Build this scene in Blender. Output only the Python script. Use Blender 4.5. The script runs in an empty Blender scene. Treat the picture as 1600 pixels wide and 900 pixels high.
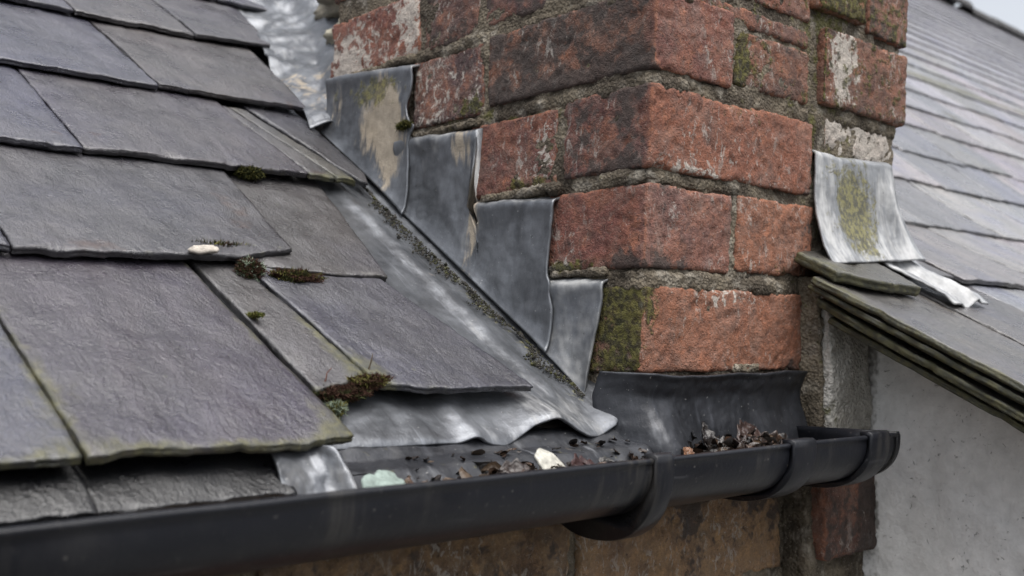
import bpy, math, random
import numpy as np
from mathutils import Vector, Matrix

# ------------------------------------------------------------------ camera, world, sun, exposure
sc = bpy.context.scene
col = sc.collection
AZ, TILT = math.radians(43.3), math.atan(95 / 1700)
cam_d = bpy.data.cameras.new('camera')
cam_d.sensor_width = 36.0
cam_d.lens = 36.0 * 1700 / 1600
cam_d.clip_start, cam_d.clip_end = 0.01, 500
cam_d.dof.use_dof = True
cam_d.dof.focus_distance = 0.86
cam_d.dof.aperture_fstop = 8.5
cam = bpy.data.objects.new('camera', cam_d)
col.objects.link(cam)
cam.location = (-0.6562, -0.5527, 0.0)
fwd = Vector((math.sin(AZ) * math.cos(TILT), math.cos(AZ) * math.cos(TILT), math.sin(TILT)))
cam.rotation_euler = fwd.to_track_quat('-Z', 'Y').to_euler()
sc.camera = cam

SUN_EL, SUN_AZ = math.radians(70), math.radians(-170)      # azimuth measured from +Y towards +X
world = bpy.data.worlds.new('World')
sc.world = world
world.use_nodes = True
wn = world.node_tree
bg = wn.nodes['Background']
sky = wn.nodes.new('ShaderNodeTexSky')
sky.sky_type = 'NISHITA'
sky.sun_disc = False
sky.sun_elevation = SUN_EL
sky.sun_rotation = SUN_AZ
sky.air_density, sky.dust_density, sky.ozone_density = 1.0, 4.0, 1.0
hs = wn.nodes.new('ShaderNodeHueSaturation')               # cloud cover: the blue of the sky is mostly gone
hs.inputs['Saturation'].default_value = 0.28
wn.links.new(sky.outputs[0], hs.inputs['Color'])
wn.links.new(hs.outputs[0], bg.inputs['Color'])
bg.inputs['Strength'].default_value = 0.1

sun_d = bpy.data.lights.new('sun', 'SUN')
sun_d.energy = 1.5
sun_d.angle = math.radians(70)
sun_d.color = (1.0, 0.97, 0.93)
sun = bpy.data.objects.new('sun', sun_d)
col.objects.link(sun)
sd = Vector((math.sin(SUN_AZ) * math.cos(SUN_EL), math.cos(SUN_AZ) * math.cos(SUN_EL), math.sin(SUN_EL)))
sun.rotation_euler = (-sd).to_track_quat('-Z', 'Y').to_euler()
sun.location = sd * 6

sc.view_settings.view_transform = 'Standard'
sc.view_settings.look = 'None'
sc.view_settings.gamma = 1.0
sc.view_settings.exposure = 1.2
sc.render.engine = 'CYCLES'
sc.cycles.use_denoising = True
sc.cycles.max_bounces = 3
sc.cycles.adaptive_threshold = 0.015

# ------------------------------------------------------------------ numpy noise
_r = np.random.RandomState(7)
PERM = np.tile(_r.permutation(256), 3)
GRAD = _r.normal(size=(256, 3))
GRAD /= np.linalg.norm(GRAD, axis=1)[:, None]


def pn(p, seed=0):
    p = np.asarray(p, float) + np.array([seed * 17.13, seed * 5.71, seed * 29.37])
    i = np.floor(p).astype(int)
    f = p - i
    w = f * f * f * (f * (f * 6 - 15) + 10)
    i &= 255
    out = 0
    for dx in (0, 1):
        for dy in (0, 1):
            for dz in (0, 1):
                h = PERM[PERM[PERM[(i[..., 0] + dx) & 255] + ((i[..., 1] + dy) & 255)] + ((i[..., 2] + dz) & 255)]
                d = ((f - np.array([dx, dy, dz])) * GRAD[h]).sum(-1)
                out = out + d * (w[..., 0] if dx else 1 - w[..., 0]) * (w[..., 1] if dy else 1 - w[..., 1]) * (w[..., 2] if dz else 1 - w[..., 2])
    return out * 1.5


def fbm(p, scale, octs=4, seed=0, gain=.5):
    p = np.asarray(p, float) * np.asarray(scale, float)
    a, t = 1.0, 0
    for k in range(octs):
        t = t + a * pn(p * 2.03 ** k, seed + k * 3)
        a *= gain
    return t


def sstep(a, b, x):
    t = np.clip((x - a) / (b - a), 0, 1)
    return t * t * (3 - 2 * t)


def blob(P, c, r):
    return np.exp(-(((P - np.array(c)) / np.array(r)) ** 2).sum(-1))


# ------------------------------------------------------------------ object helpers
def thing(name, label, cat, loc=(0, 0, 0), group=None):
    o = bpy.data.objects.new(name, None)
    col.objects.link(o)
    o.empty_display_size = .05
    o.location = loc
    o['label'], o['category'] = label, cat
    if group:
        o['group'] = group
    return o


def tag(o, label, cat, group=None, kind=None):
    o['label'], o['category'] = label, cat
    if group:
        o['group'] = group
    if kind:
        o['kind'] = kind
    return o


def obj(name, V, Fs, mat, parent=None, attrs=None, smooth=True):
    me = bpy.data.meshes.new(name)
    V = np.asarray(V, float)
    if parent is not None:
        off = np.array(parent.location)
        V = V - off
    me.from_pydata(V.tolist(), [], Fs.tolist() if isinstance(Fs, np.ndarray) else Fs)
    if smooth:
        me.polygons.foreach_set('use_smooth', [True] * len(me.polygons))
    me.materials.append(mat)
    for k, v in (attrs or {}).items():
        v = np.asarray(v, float)
        if v.ndim == 1 and len(v) == len(V):
            me.attributes.new(k, 'FLOAT', 'POINT').data.foreach_set('value', v)
        else:
            if v.ndim == 1:
                v = np.tile(v, (len(V), 1))
            if v.shape[1] == 3:
                v = np.hstack([v, np.ones((len(V), 1))])
            me.attributes.new(k, 'FLOAT_COLOR', 'POINT').data.foreach_set('color', v.ravel())
    me.update()
    o = bpy.data.objects.new(name, me)
    col.objects.link(o)
    if parent is not None:
        o.parent = parent
    return o


def grid_faces(nu, nv, base=0):
    i = np.arange(nu - 1)[:, None] * nv + np.arange(nv - 1)[None, :]
    i = i.ravel() + base
    return np.stack([i, i + nv, i + nv + 1, i + 1], 1)


def lattice_box(n):
    nx, ny, nz = n
    I, J, K = np.meshgrid(np.arange(nx + 1), np.arange(ny + 1), np.arange(nz + 1), indexing='ij')
    m = (I == 0) | (I == nx) | (J == 0) | (J == ny) | (K == 0) | (K == nz)
    idx = -np.ones(m.shape, int)
    idx[m] = np.arange(m.sum())
    Q = []
    for A, flip in ((idx[0], 1), (idx[-1], 0)):
        Q.append(np.stack([A[:-1, :-1], A[1:, :-1], A[1:, 1:], A[:-1, 1:]], -1).reshape(-1, 4)[:, ::-1 if flip else 1])
    for A, flip in ((idx[:, 0], 0), (idx[:, -1], 1)):
        Q.append(np.stack([A[:-1, :-1], A[1:, :-1], A[1:, 1:], A[:-1, 1:]], -1).reshape(-1, 4)[:, ::-1 if flip else 1])
    for A, flip in ((idx[:, :, 0], 1), (idx[:, :, -1], 0)):
        Q.append(np.stack([A[:-1, :-1], A[1:, :-1], A[1:, 1:], A[:-1, 1:]], -1).reshape(-1, 4)[:, ::-1 if flip else 1])
    P = np.stack([I[m] / nx, J[m] / ny, K[m] / nz], 1)
    return P, np.vstack(Q)


def rough_box(lo, hi, res, r=.004, rvar=.004, amp=.0012, big=.0015, chip=.006, seed=0):
    """a box with worn, chipped, uneven edges and faces: vertices, faces, outward normals"""
    lo, hi = np.array(lo, float), np.array(hi, float)
    n = np.maximum(((hi - lo) / res).round().astype(int), 2)
    T, Q = lattice_box(n)
    h = (hi - lo) / 2
    c0 = (hi + lo) / 2
    p = (T * 2 - 1) * h
    W = p + c0
    rr = r + rvar * np.clip(fbm(W, 38, 3, seed) + .25, 0, 1.2) + chip * sstep(.28, .62, fbm(W, 24, 3, seed + 5))
    rr = np.minimum(rr, h.min() * .8)[:, None]
    c = np.clip(p, -(h - rr), h - rr)
    d = p - c
    nrm = d / np.maximum(np.linalg.norm(d, axis=1), 1e-9)[:, None]
    v = c + nrm * rr
    disp = amp * fbm(W, 150, 4, seed + 9, .6) + big * fbm(W, 22, 2, seed + 2) - amp * 1.6 * sstep(.3, .6, fbm(W, 95, 2, seed + 13))
    v = v + nrm * disp[:, None]
    return v + c0, Q, nrm


def sheet(name, P, mat, parent=None, thick=.0022, attrs=None, flip=False, dent=.0012, seed=0, wr=30):
    """a bent metal sheet from a grid of points, with dents and a real thickness"""
    nu, nv, _ = P.shape
    du = np.gradient(P, axis=0)
    dv = np.gradient(P, axis=1)
    N = np.cross(du, dv)
    N /= np.maximum(np.linalg.norm(N, axis=2), 1e-12)[..., None]
    if flip:
        N = -N
    P = P + N * (dent * fbm(P, wr, 3, seed))[..., None] + N * (dent * .25 * fbm(P, wr * 6, 2, seed + 4))[..., None]
    top = P.reshape(-1, 3)
    bot = (P - N * thick).reshape(-1, 3)
    n = nu * nv
    Ft = grid_faces(nu, nv)
    if flip:
        Ft = Ft[:, ::-1]
    Fb = Ft[:, ::-1] + n
    loop = list(range(0, nv)) + [i * nv + nv - 1 for i in range(1, nu)] + [(nu - 1) * nv + j for j in range(nv - 2, -1, -1)] + [i * nv for i in range(nu - 2, 0, -1)]
    L = np.array(loop)
    L2 = np.roll(L, -1)
    Fs = np.stack([L, L2, L2 + n, L + n], 1)
    if flip:
        Fs = Fs[:, ::-1]
    V = np.vstack([top, bot])
    a = {}
    for k, f in (attrs or {}).items():
        x = f(P).reshape(-1) if callable(f) else np.full(n, f)
        a[k] = np.concatenate([x, x])
    return obj(name, V, np.vstack([Ft, Fb, Fs]), mat, parent, a)


# ------------------------------------------------------------------ node helper and materials
class G:
    def __init__(s, name):
        s.mat = bpy.data.materials.new(name)
        s.mat.use_nodes = True
        s.t = s.mat.node_tree
        s.bsdf = s.t.nodes['Principled BSDF']
        s.pos = s.n('ShaderNodeTexCoord').outputs['Object']

    def n(s, typ, **kw):
        nd = s.t.nodes.new(typ)
        for k, v in kw.items():
            setattr(nd, k, v)
        return nd

    def set(s, sock, v):
        if isinstance(v, bpy.types.NodeSocket):
            s.t.links.new(v, sock)
        elif isinstance(v, (tuple, list)) and len(v) == 3 and sock.type == 'RGBA':
            sock.default_value = (*v, 1)
        else:
            sock.default_value = v

    def m(s, op, a, b=0.0, c=None, clamp=False):
        nd = s.n('ShaderNodeMath', operation=op, use_clamp=clamp)
        s.set(nd.inputs[0], a)
        s.set(nd.inputs[1], b)
        if c is not None:
            s.set(nd.inputs[2], c)
        return nd.outputs[0]

    def mix(s, f, a, b, mode='MIX'):
        nd = s.n('ShaderNodeMix', data_type='RGBA', blend_type=mode)
        s.set(nd.inputs[0], f)
        s.set(nd.inputs[6], a)
        s.set(nd.inputs[7], b)
        return nd.outputs[2]

    def noise(s, scale, detail=4, rough=.55, vec=None, dist=0, off=None, stretch=None):
        v = vec or s.pos
        if stretch or off:
            mp = s.n('ShaderNodeMapping')
            s.set(mp.inputs[0], v)
            if stretch:
                mp.inputs['Scale'].default_value = stretch
            if off:
                mp.inputs['Location'].default_value = off
            v = mp.outputs[0]
        nd = s.n('ShaderNodeTexNoise')
        s.set(nd.inputs['Vector'], v)
        nd.inputs['Scale'].default_value = scale
        nd.inputs['Detail'].default_value = min(detail, 3)
        nd.inputs['Roughness'].default_value = rough
        nd.inputs['Distortion'].default_value = dist
        return nd.outputs[0]

    def vor(s, scale, feature='F1', vec=None):
        nd = s.n('ShaderNodeTexVoronoi', feature=feature)
        s.set(nd.inputs['Vector'], vec or s.pos)
        nd.inputs['Scale'].default_value = scale
        return nd.outputs['Distance']

    def rng(s, x, a, b, c=0., d=1., smooth=True):
        nd = s.n('ShaderNodeMapRange', interpolation_type='SMOOTHSTEP' if smooth else 'LINEAR')
        s.set(nd.inputs[0], x)
        for k, v in zip((1, 2, 3, 4), (a, b, c, d)):
            s.set(nd.inputs[k], v)
        return nd.outputs[0]

    def att(s, name, out='Fac'):
        return s.n('ShaderNodeAttribute', attribute_name=name).outputs[out]

    def patch(s, mask, noise, lo=.42, soft=.14, gain=.62):
        """where mask (0..1) lifts the noise over a threshold: ragged patches"""
        return s.rng(s.m('ADD', noise, s.m('MULTIPLY', s.m('SUBTRACT', mask, .5), gain)), lo + .08, lo + .08 + soft)

    def bump(s, h, strength=1.0, dist=.001):
        nd = s.n('ShaderNodeBump')
        nd.inputs['Strength'].default_value = strength
        nd.inputs['Distance'].default_value = dist
        s.set(nd.inputs['Height'], h)
        s.t.links.new(nd.outputs[0], s.bsdf.inputs['Normal'])

    def out(s, color, rough=.8, metallic=0., spec=.5):
        s.set(s.bsdf.inputs['Base Color'], color)
        s.set(s.bsdf.inputs['Roughness'], rough)
        s.set(s.bsdf.inputs['Metallic'], metallic)
        s.set(s.bsdf.inputs['Specular IOR Level'], spec)
        return s.mat


def scale_col(g, c, f):
    return g.mix(1.0, c, g.n_comb(f), 'MULTIPLY')


def _comb(g, f):
    nd = g.n('ShaderNodeCombineColor')
    for k in range(3):
        g.set(nd.inputs[k], f)
    return nd.outputs[0]


G.n_comb = _comb


def mat_brick(name='old_brick', hot=(.33, .13, .075), hot2=(.38, .155, .085), film_c=(.27, .2, .168)):
    g = G(name)
    tint = g.att('tint', 'Color')
    moss, pale, soot = g.att('moss'), g.att('pale'), g.att('soot')
    n1 = g.noise(26, 5, .62)
    n2 = g.noise(120, 6, .7)
    n3 = g.noise(420, 3, .7)
    c = g.mix(g.rng(n1, .38, .66), tint, g.mix(.5, tint, hot, 'MIX'))
    c = g.mix(g.rng(g.noise(40, 4, .65, off=(3, 1, 7), dist=.6), .46, .7), c, g.mix(.42, c, (.06, .04, .038)))
    c = g.mix(g.rng(g.noise(64, 4, .65, off=(13, 1, 2), dist=.6), .52, .7), c, g.mix(.5, c, hot2))
    c = scale_col(g, c, g.rng(n2, .2, .8, .55, 1.45, False))
    c = scale_col(g, c, g.rng(n3, .25, .75, .72, 1.25, False))
    film = g.rng(g.noise(30, 6, .75, off=(11, 3, 8), dist=.8), .42, .68)
    c = g.mix(g.m('MULTIPLY', film, .3), c, film_c)
    grain = g.rng(g.noise(520, 3, .7, off=(5, 5, 1)), .6, .7)
    c = g.mix(g.m('MULTIPLY', grain, .5), c, (.4, .31, .26))
    scuff = g.rng(g.noise(210, 4, .8, off=(2, 15, 1), dist=1.5), .63, .7)
    c = g.mix(g.m('MULTIPLY', scuff, .7), c, (.46, .41, .37))
    salt = g.m('MULTIPLY', g.rng(g.noise(120, 4, .8, off=(7, 1, 21), stretch=(1, 1, .5), dist=.8), .54, .64), g.rng(g.noise(14, 3, .6, off=(2, 2, 11)), .44, .6))
    c = g.mix(g.m('MULTIPLY', salt, .65), c, (.46, .43, .39))
    pit = g.rng(g.noise(300, 2, .5, off=(1, 9, 2)), .33, .27)
    c = g.mix(g.m('MULTIPLY', pit, .55), c, (.035, .022, .02))
    c = g.mix(g.m('MULTIPLY', g.m('MULTIPLY', g.att('wear'), g.rng(n2, .35, .6)), .6), c, hot2)
    c = g.mix(.1, scale_col(g, c, .9), (.1, .08, .07))
    fs = g.patch(soot, g.noise(45, 5, .7, off=(9, 2, 4)))
    c = g.mix(g.m('MULTIPLY', fs, .88), c, scale_col(g, (.052, .042, .038), g.rng(n2, .2, .8, .5, 1.7, False)))
    fp = g.patch(pale, g.noise(85, 6, .72, off=(2, 7, 3), dist=.6), soft=.1)
    c = g.mix(g.m('MULTIPLY', fp, .85), c, scale_col(g, (.5, .46, .41), g.rng(n3, .2, .8, .6, 1.25, False)))
    fm = g.patch(moss, g.noise(70, 6, .72, off=(4, 4, 9)), soft=.16)
    mc = g.mix(g.rng(g.noise(190, 4, .6), .4, .62), (.03, .03, .012), (.12, .115, .03))
    c = g.mix(g.m('MULTIPLY', fm, .9), c, mc)
    h = g.m('ADD', g.m('MULTIPLY', n2, .9), g.m('MULTIPLY', n3, .55))
    h = g.m('ADD', h, g.m('MULTIPLY', g.noise(1100, 2, .6), .22))
    h = g.m('SUBTRACT', h, g.m('MULTIPLY', pit, .35))
    h = g.m('ADD', h, g.m('MULTIPLY', fm, g.m('MULTIPLY', g.noise(520, 3, .7), .8)))
    g.bump(h, 1.0, .003)
    return g.out(c, g.rng(n2, .3, .7, .72, .95), 0, .35)


def mat_mortar(name='lime_mortar', base=(.175, .147, .108), dark=(.065, .053, .04)):
    g = G(name)
    moss = g.att('moss')
    n1 = g.noise(18, 5, .65)
    n2 = g.noise(140, 6, .75)
    c = g.mix(g.rng(n1, .36, .66), dark, base)
    c = g.mix(g.rng(g.noise(48, 4, .6, off=(4, 1, 1)), .5, .72), c, g.mix(.6, c, (.36, .33, .28)))
    c = scale_col(g, c, g.rng(n2, .2, .8, .6, 1.36, False))
    sp = g.vor(330)
    c = g.mix(g.m('MULTIPLY', g.rng(sp, .26, .16), .3), c, (.4, .36, .3))
    fm = g.patch(moss, g.noise(60, 6, .75, off=(4, 4, 9)), soft=.16)
    c = g.mix(g.m('MULTIPLY', fm, .85), c, g.mix(n2, (.035, .035, .012), (.13, .125, .035)))
    h = g.m('ADD', n2, g.m('MULTIPLY', sp, .9))
    h = g.m('ADD', h, g.m('MULTIPLY', g.noise(700, 3, .7), .35))
    g.bump(h, 1.0, .0022)
    return g.out(c, .93, 0, .25)


def mat_slate(name, far=False):
    g = G(name)
    tint = g.att('tint', 'Color')
    moss, pale, rust = g.att('moss'), g.att('pale'), g.att('soot')
    st = (1.0, .28, .28)
    n1 = g.noise(11, 5, .6, stretch=st)
    n2 = g.noise(75, 6, .68, stretch=(1, .45, .45), dist=.4)
    n3 = g.noise(330, 4, .75)
    tn = lambda r, gg, b: g.mix(1.0, tint, (r, gg, b), 'MULTIPLY')
    c = g.mix(g.rng(n1, .36, .66), tint, tn(1.34, 1.3, 1.3))
    c = g.mix(g.rng(g.noise(7, 3, .6, off=(5, 2, 2)), .46, .7), c, g.mix(.6, c, tn(.9, .92, 1.25)))
    c = scale_col(g, c, g.rng(n2, .2, .8, .68, 1.32, False))
    c = scale_col(g, c, g.rng(n3, .25, .75, .55, 1.45, False))
    c = scale_col(g, c, g.rng(g.noise(900, 2, .7, off=(3, 8, 8)), .25, .75, .62, 1.38, False))
    c = g.mix(g.m('MULTIPLY', g.rng(g.noise(16, 6, .7, off=(1, 12, 4), stretch=(1, .4, .4), dist=.7), .47, .72), .5), c, tn(1.75, 1.62, 1.5))
    c = g.mix(g.m('MULTIPLY', g.rng(g.noise(640, 2, .6, off=(9, 9, 4)), .62, .7), .5), c, tn(2.6, 2.6, 2.6))
    # long pale scratches and run marks down the slope
    sc_ = g.noise(34, 5, .75, stretch=(1.0, .12, .12), off=(2, 0, 5), dist=.3)
    c = g.mix(g.m('MULTIPLY', g.rng(sc_, .6, .78), .4), c, tn(2.7, 2.6, 2.45))
    c = g.mix(g.m('MULTIPLY', g.rng(g.noise(22, 4, .7, stretch=(1.0, .22, .22), off=(12, 4, 5), dist=.5), .5, .74), .5), c, tn(.55, .55, .55))
    c = g.mix(g.m('MULTIPLY', g.rng(g.noise(230, 3, .6, off=(8, 1, 0)), .68, .75), .35), c, (.03, .028, .03))
    lic = g.m('MULTIPLY', g.rng(g.m('ADD', g.vor(62), g.m('MULTIPLY', n2, .12)), .2, .13), g.rng(g.noise(14, 3, .6, off=(4, 17, 2)), .54, .62))
    c = g.mix(g.m('MULTIPLY', lic, .6), c, (.3, .31, .25))
    fp = g.patch(pale, g.noise(60, 6, .75, off=(1, 7, 3), dist=.5), soft=.12)
    c = g.mix(g.m('MULTIPLY', fp, .6), c, (.42, .41, .37))
    fr = g.patch(rust, g.noise(36, 5, .7, off=(6, 3, 3)), soft=.2)
    c = g.mix(g.m('MULTIPLY', fr, .55), c, (.16, .085, .055))
    fm = g.patch(moss, g.noise(40, 7, .75, off=(3, 3, 8), stretch=(1, .5, .5)), lo=.46, soft=.34)
    mc = g.mix(g.rng(g.noise(150, 4, .6), .38, .64), (.075, .08, .026), (.23, .22, .06))
    c = g.mix(g.m('MULTIPLY', fm, .78), c, mc)
    # split, broken edges are darker stone
    h = g.m('ADD', g.m('MULTIPLY', n2, .85), g.m('MULTIPLY', n3, .5))
    h = g.m('ADD', h, g.m('MULTIPLY', g.noise(1300, 2, .6), .18))
    h = g.m('ADD', h, g.m('MULTIPLY', g.noise(28, 3, .5, off=(2, 2, 2)), 1.2))
    g.bump(h, 1.0, .0017)
    ro = g.rng(g.noise(30, 4, .6, off=(7, 7, 1)), .3, .7,   .24, .46)
    ro = g.m('ADD', ro, g.m('MULTIPLY', fm, .3))
    tdark = g.mix(1.0, c, (.355, .348, .362), 'MULTIPLY')
    return g.out(tdark, ro, 0, .95)


def mat_lead(name, base=(.15, .158, .172), pale_c=(.4, .398, .388), rough=(.3, .48), metal=.6):
    g = G(name)
    pale, moss, stain, dark = g.att('pale'), g.att('moss'), g.att('stain'), g.att('dark')
    n1 = g.noise(20, 5, .6, dist=.5)
    n2 = g.noise(95, 6, .7, stretch=(1, 1, .5))
    n3 = g.noise(520, 3, .7)
    scr = g.noise(85, 3, .75, stretch=(1.6, .14, .12), off=(4, 6, 3))
    c = g.mix(g.rng(n1, .34, .68), scale_col(g, base, .78), scale_col(g, base, 1.2))
    c = g.mix(g.m('MULTIPLY', g.rng(scr, .55, .75), .5), c, scale_col(g, base, 2.0))
    c = g.mix(g.m('MULTIPLY', g.rng(scr, .42, .28), .5), c, scale_col(g, base, .45))
    c = scale_col(g, c, g.rng(n2, .2, .8, .74, 1.3, False))
    fw = g.patch(pale, g.noise(46, 7, .75, off=(3, 1, 6), dist=.15, stretch=(1.5, .45, .38)), soft=.4)
    c = g.mix(g.m('MULTIPLY', fw, .8), c, scale_col(g, pale_c, g.rng(n2, .2, .8, .7, 1.25, False)))
    fsn = g.patch(stain, g.noise(42, 5, .7, off=(8, 4, 2), stretch=(1.6, 1.6, .32)), soft=.18)
    c = g.mix(g.m('MULTIPLY', fsn, .75), c, scale_col(g, (.4, .33, .24), g.rng(n2, .2, .8, .7, 1.25, False)))
    fd = g.patch(dark, g.noise(32, 6, .7, off=(5, 9, 1), dist=.6), soft=.3)
    c = g.mix(g.m('MULTIPLY', fd, .85), c, (.022, .022, .024))
    fm = g.patch(moss, g.noise(75, 6, .75, off=(1, 3, 9), dist=.4), soft=.2)
    c = g.mix(g.m('MULTIPLY', fm, .8), c, g.mix(g.rng(g.noise(210, 3, .6), .4, .62), (.055, .05, .02), (.2, .18, .05)))
    sp = g.rng(g.noise(330, 2, .6, off=(2, 2, 5)), .7, .76)
    c = g.mix(g.m('MULTIPLY', sp, .5), c, (.5, .5, .49))
    sk = g.rng(g.noise(210, 2, .6, off=(7, 2, 5)), .7, .77)
    c = g.mix(g.m('MULTIPLY', sk, .5), c, (.03, .028, .025))
    cover = g.m('MAXIMUM', g.m('MAXIMUM', fw, fsn), g.m('MAXIMUM', fm, fd))
    h = g.m('ADD', g.m('MULTIPLY', n2, .5), g.m('MULTIPLY', n3, .2))
    h = g.m('ADD', h, g.m('MULTIPLY', g.m('MAXIMUM', fm, fsn), g.m('MULTIPLY', n3, .6)))
    g.bump(h, .8, .0011)
    ro = g.m('ADD', g.rng(n1, .3, .7, rough[0], rough[1]), g.m('MULTIPLY', cover, .25))
    me = g.m('MULTIPLY', g.m('SUBTRACT', 1.0, cover), metal)
    return g.out(c, ro, me, .5)


def mat_simple(name, c0, c1, scale=60, rough=.8, bump=.001, spec=.4, c2=None, sub=None):
    g = G(name)
    n1 = g.noise(scale, 5, .65)
    n2 = g.noise(scale * 6, 3, .65)
    c = g.mix(g.rng(n1, .34, .66), c0, c1)
    if c2:
        c = g.mix(g.rng(g.noise(scale * .5, 4, .6, off=(4, 8, 2)), .5, .7), c, c2)
    c = scale_col(g, c, g.rng(n2, .25, .75, .75, 1.25, False))
    g.bump(g.m('ADD', n1, g.m('MULTIPLY', n2, .4)), 1.0, bump)
    return g.out(c, rough, 0, spec)


def mat_tinted(name, rough=.8, spec=.3, scale=180):
    g = G(name)
    n = g.noise(scale, 4, .65)
    c = scale_col(g, g.att('tint', 'Color'), g.rng(n, .25, .75, .55, 1.4, False))
    g.bump(n, 1.0, .001)
    return g.out(c, rough, 0, spec)


def mat_plastic():
    g = G('black_plastic')
    n1 = g.noise(14, 5, .6, stretch=(.35, 1, 1))
    n2 = g.noise(240, 4, .7)
    c = g.mix(g.rng(n1, .36, .7), (.004, .0045, .007), (.011, .012, .016))
    c = g.mix(g.m('MULTIPLY', g.rng(n2, .62, .74), .3), c, (.13, .12, .11))
    scr = g.noise(90, 3, .7, stretch=(.08, 1, 1))
    c = g.mix(g.m('MULTIPLY', g.rng(scr, .63, .72), .18), c, (.16, .16, .17))
    sm = g.noise(22, 4, .6, off=(3, 3, 1))
    c = g.mix(g.m('MULTIPLY', g.rng(sm, .52, .75), .35), c, (.04, .039, .04))
    run = g.m('MULTIPLY', g.rng(g.noise(70, 3, .7, stretch=(1, .15, .12), off=(1, 2, 9)), .52, .7), g.rng(g.noise(9, 3, .6, off=(5, 5, 2)), .4, .65))
    c = g.mix(g.m('MULTIPLY', run, .4), c, (.075, .07, .062))
    dot = g.rng(g.vor(150), .16, .08)
    c = g.mix(g.m('MULTIPLY', g.m('MULTIPLY', dot, g.rng(g.noise(40, 2, .6, off=(2, 3, 3)), .52, .62)), .5), c, (.16, .15, .14))
    g.bump(g.m('ADD', n2, g.m('MULTIPLY', n1, 2.0)), .35, .0006)
    return g.out(c, g.rng(n1, .3, .7, .24, .42), 0, .3)


def mat_render_wall():
    g = G('white_limewash')
    n1 = g.noise(6, 5, .6)
    n2 = g.noise(55, 6, .7)
    n3 = g.noise(260, 4, .7)
    c = g.mix(g.rng(n1, .35, .68), (.75, .745, .735), (.85, .845, .835))
    c = scale_col(g, c, g.rng(n2, .2, .8, .8, 1.16, False))
    c = g.mix(g.m('MULTIPLY', g.rng(g.noise(5, 4, .7, off=(6, 2, 9), stretch=(1, 1, .5), dist=.6), .5, .74), .28), c, (.4, .37, .33))
    dark = g.att('dark')
    fd = g.patch(dark, g.noise(40, 6, .75, off=(2, 6, 1)), soft=.2)
    c = g.mix(g.m('MULTIPLY', fd, .75), c, (.1, .09, .075))
    # flaked spots and hair cracks
    fl = g.m('MULTIPLY', g.rng(g.noise(120, 5, .75, off=(9, 1, 1), dist=1.2), .64, .7), g.rng(g.noise(9, 3, .6, off=(1, 5, 5)), .38, .56))
    c = g.mix(g.m('MULTIPLY', fl, .6), c, (.16, .155, .15))
    wv = g.n('ShaderNodeVectorMath', operation='ADD')
    nz = g.n('ShaderNodeTexNoise')
    g.set(nz.inputs['Vector'], g.pos)
    nz.inputs['Scale'].default_value = 30
    mu = g.n('ShaderNodeVectorMath', operation='SCALE')
    g.set(mu.inputs[0], nz.outputs['Color'])
    mu.inputs['Scale'].default_value = .03
    g.set(wv.inputs[0], g.pos)
    g.set(wv.inputs[1], mu.outputs[0])
    ck = g.vor(15, 'DISTANCE_TO_EDGE', wv.outputs[0])
    crack = g.m('MULTIPLY', g.rng(ck, .009, .002), g.rng(g.noise(24, 4, .7, off=(8, 8, 3)), .48, .62))
    c = g.mix(g.m('MULTIPLY', crack, .1), c, (.2, .19, .18))
    c = g.mix(g.m('MULTIPLY', g.rng(g.noise(26, 5, .7, off=(1, 1, 1)), .55, .75), .14), c, (.4, .42, .46))
    h = g.m('ADD', g.m('MULTIPLY', n2, 1.0), g.m('MULTIPLY', n3, .3))
    h = g.m('SUBTRACT', h, g.m('MULTIPLY', fl, .6))
    g.bump(h, .8, .0025)
    return g.out(c, .85, 0, .3)


M = dict(
    brick=mat_brick(), sandstone=mat_brick('sandstone', (.37, .23, .115), (.42, .26, .125), (.33, .25, .17)), mortar=mat_mortar(), slate=mat_slate('roof_slate'),
    lead=mat_lead('weathered_lead'),
    lead_dark=mat_lead('damp_lead', (.032, .034, .04), (.26, .27, .29), (.34, .52), .4),
    lead_white=mat_lead('oxidised_lead', (.22, .228, .24), (.56, .56, .555), (.42, .6), .3),
    plastic=mat_plastic(), limewash=mat_render_wall(),
    stone=mat_mortar('grey_stone', (.56, .54, .5), (.4, .38, .34)),
    deck=mat_simple('roof_board', (.03, .026, .022), (.06, .05, .042), 30, .9),
    ridge=mat_simple('ridge_clay', (.05, .05, .052), (.09, .088, .088), 30, .8),
    ground=mat_simple('ground_soil', (.045, .045, .042), (.075, .072, .065), .8, .95, .01),
    litter=mat_tinted('leaf_litter', .34, .5, 240),
    tinted=mat_tinted('small_debris'),
    moss=mat_tinted('moss_fibre', .9, .15, 500),
)

# ------------------------------------------------------------------ ground
gr = obj('ground', [(-250, -250, -3.2), (250, -250, -3.2), (250, 250, -3.2), (-250, 250, -3.2)], [[0, 1, 2, 3]], M['ground'])
gr['kind'] = 'structure'

# ------------------------------------------------------------------ the roof planes
PITCH = math.radians(33.4)
CP, SP = math.cos(PITCH), math.sin(PITCH)
EZ = -.0733


def roof1(X, s, h):
    X, s, h = np.broadcast_arrays(np.asarray(X, float), s, h)
    return np.stack([X, s * CP - h * SP, EZ + s * SP + h * CP], -1)


def r2z(Y):
    Y = np.asarray(Y, float)
    a, b, s0, s1 = .04, .34, .53, .84
    za = .0735 + (a + .01) * s0
    t = np.clip((Y - a) / (b - a), 0, 1)
    return np.where(Y < a, .0735 + (Y + .01) * s0, za + (b - a) * (s0 * t + (s1 - s0) * t * t / 2) + np.maximum(Y - b, 0) * s1)


def roof2(X, y, h):
    X, y, h = np.broadcast_arrays(np.asarray(X, float), y, h)
    sl = (r2z(y + .002) - r2z(y - .002)) / .004
    c = 1 / np.sqrt(1 + sl * sl)
    return np.stack([X, y - h * sl * c, r2z(y) + h * c], -1)


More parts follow.
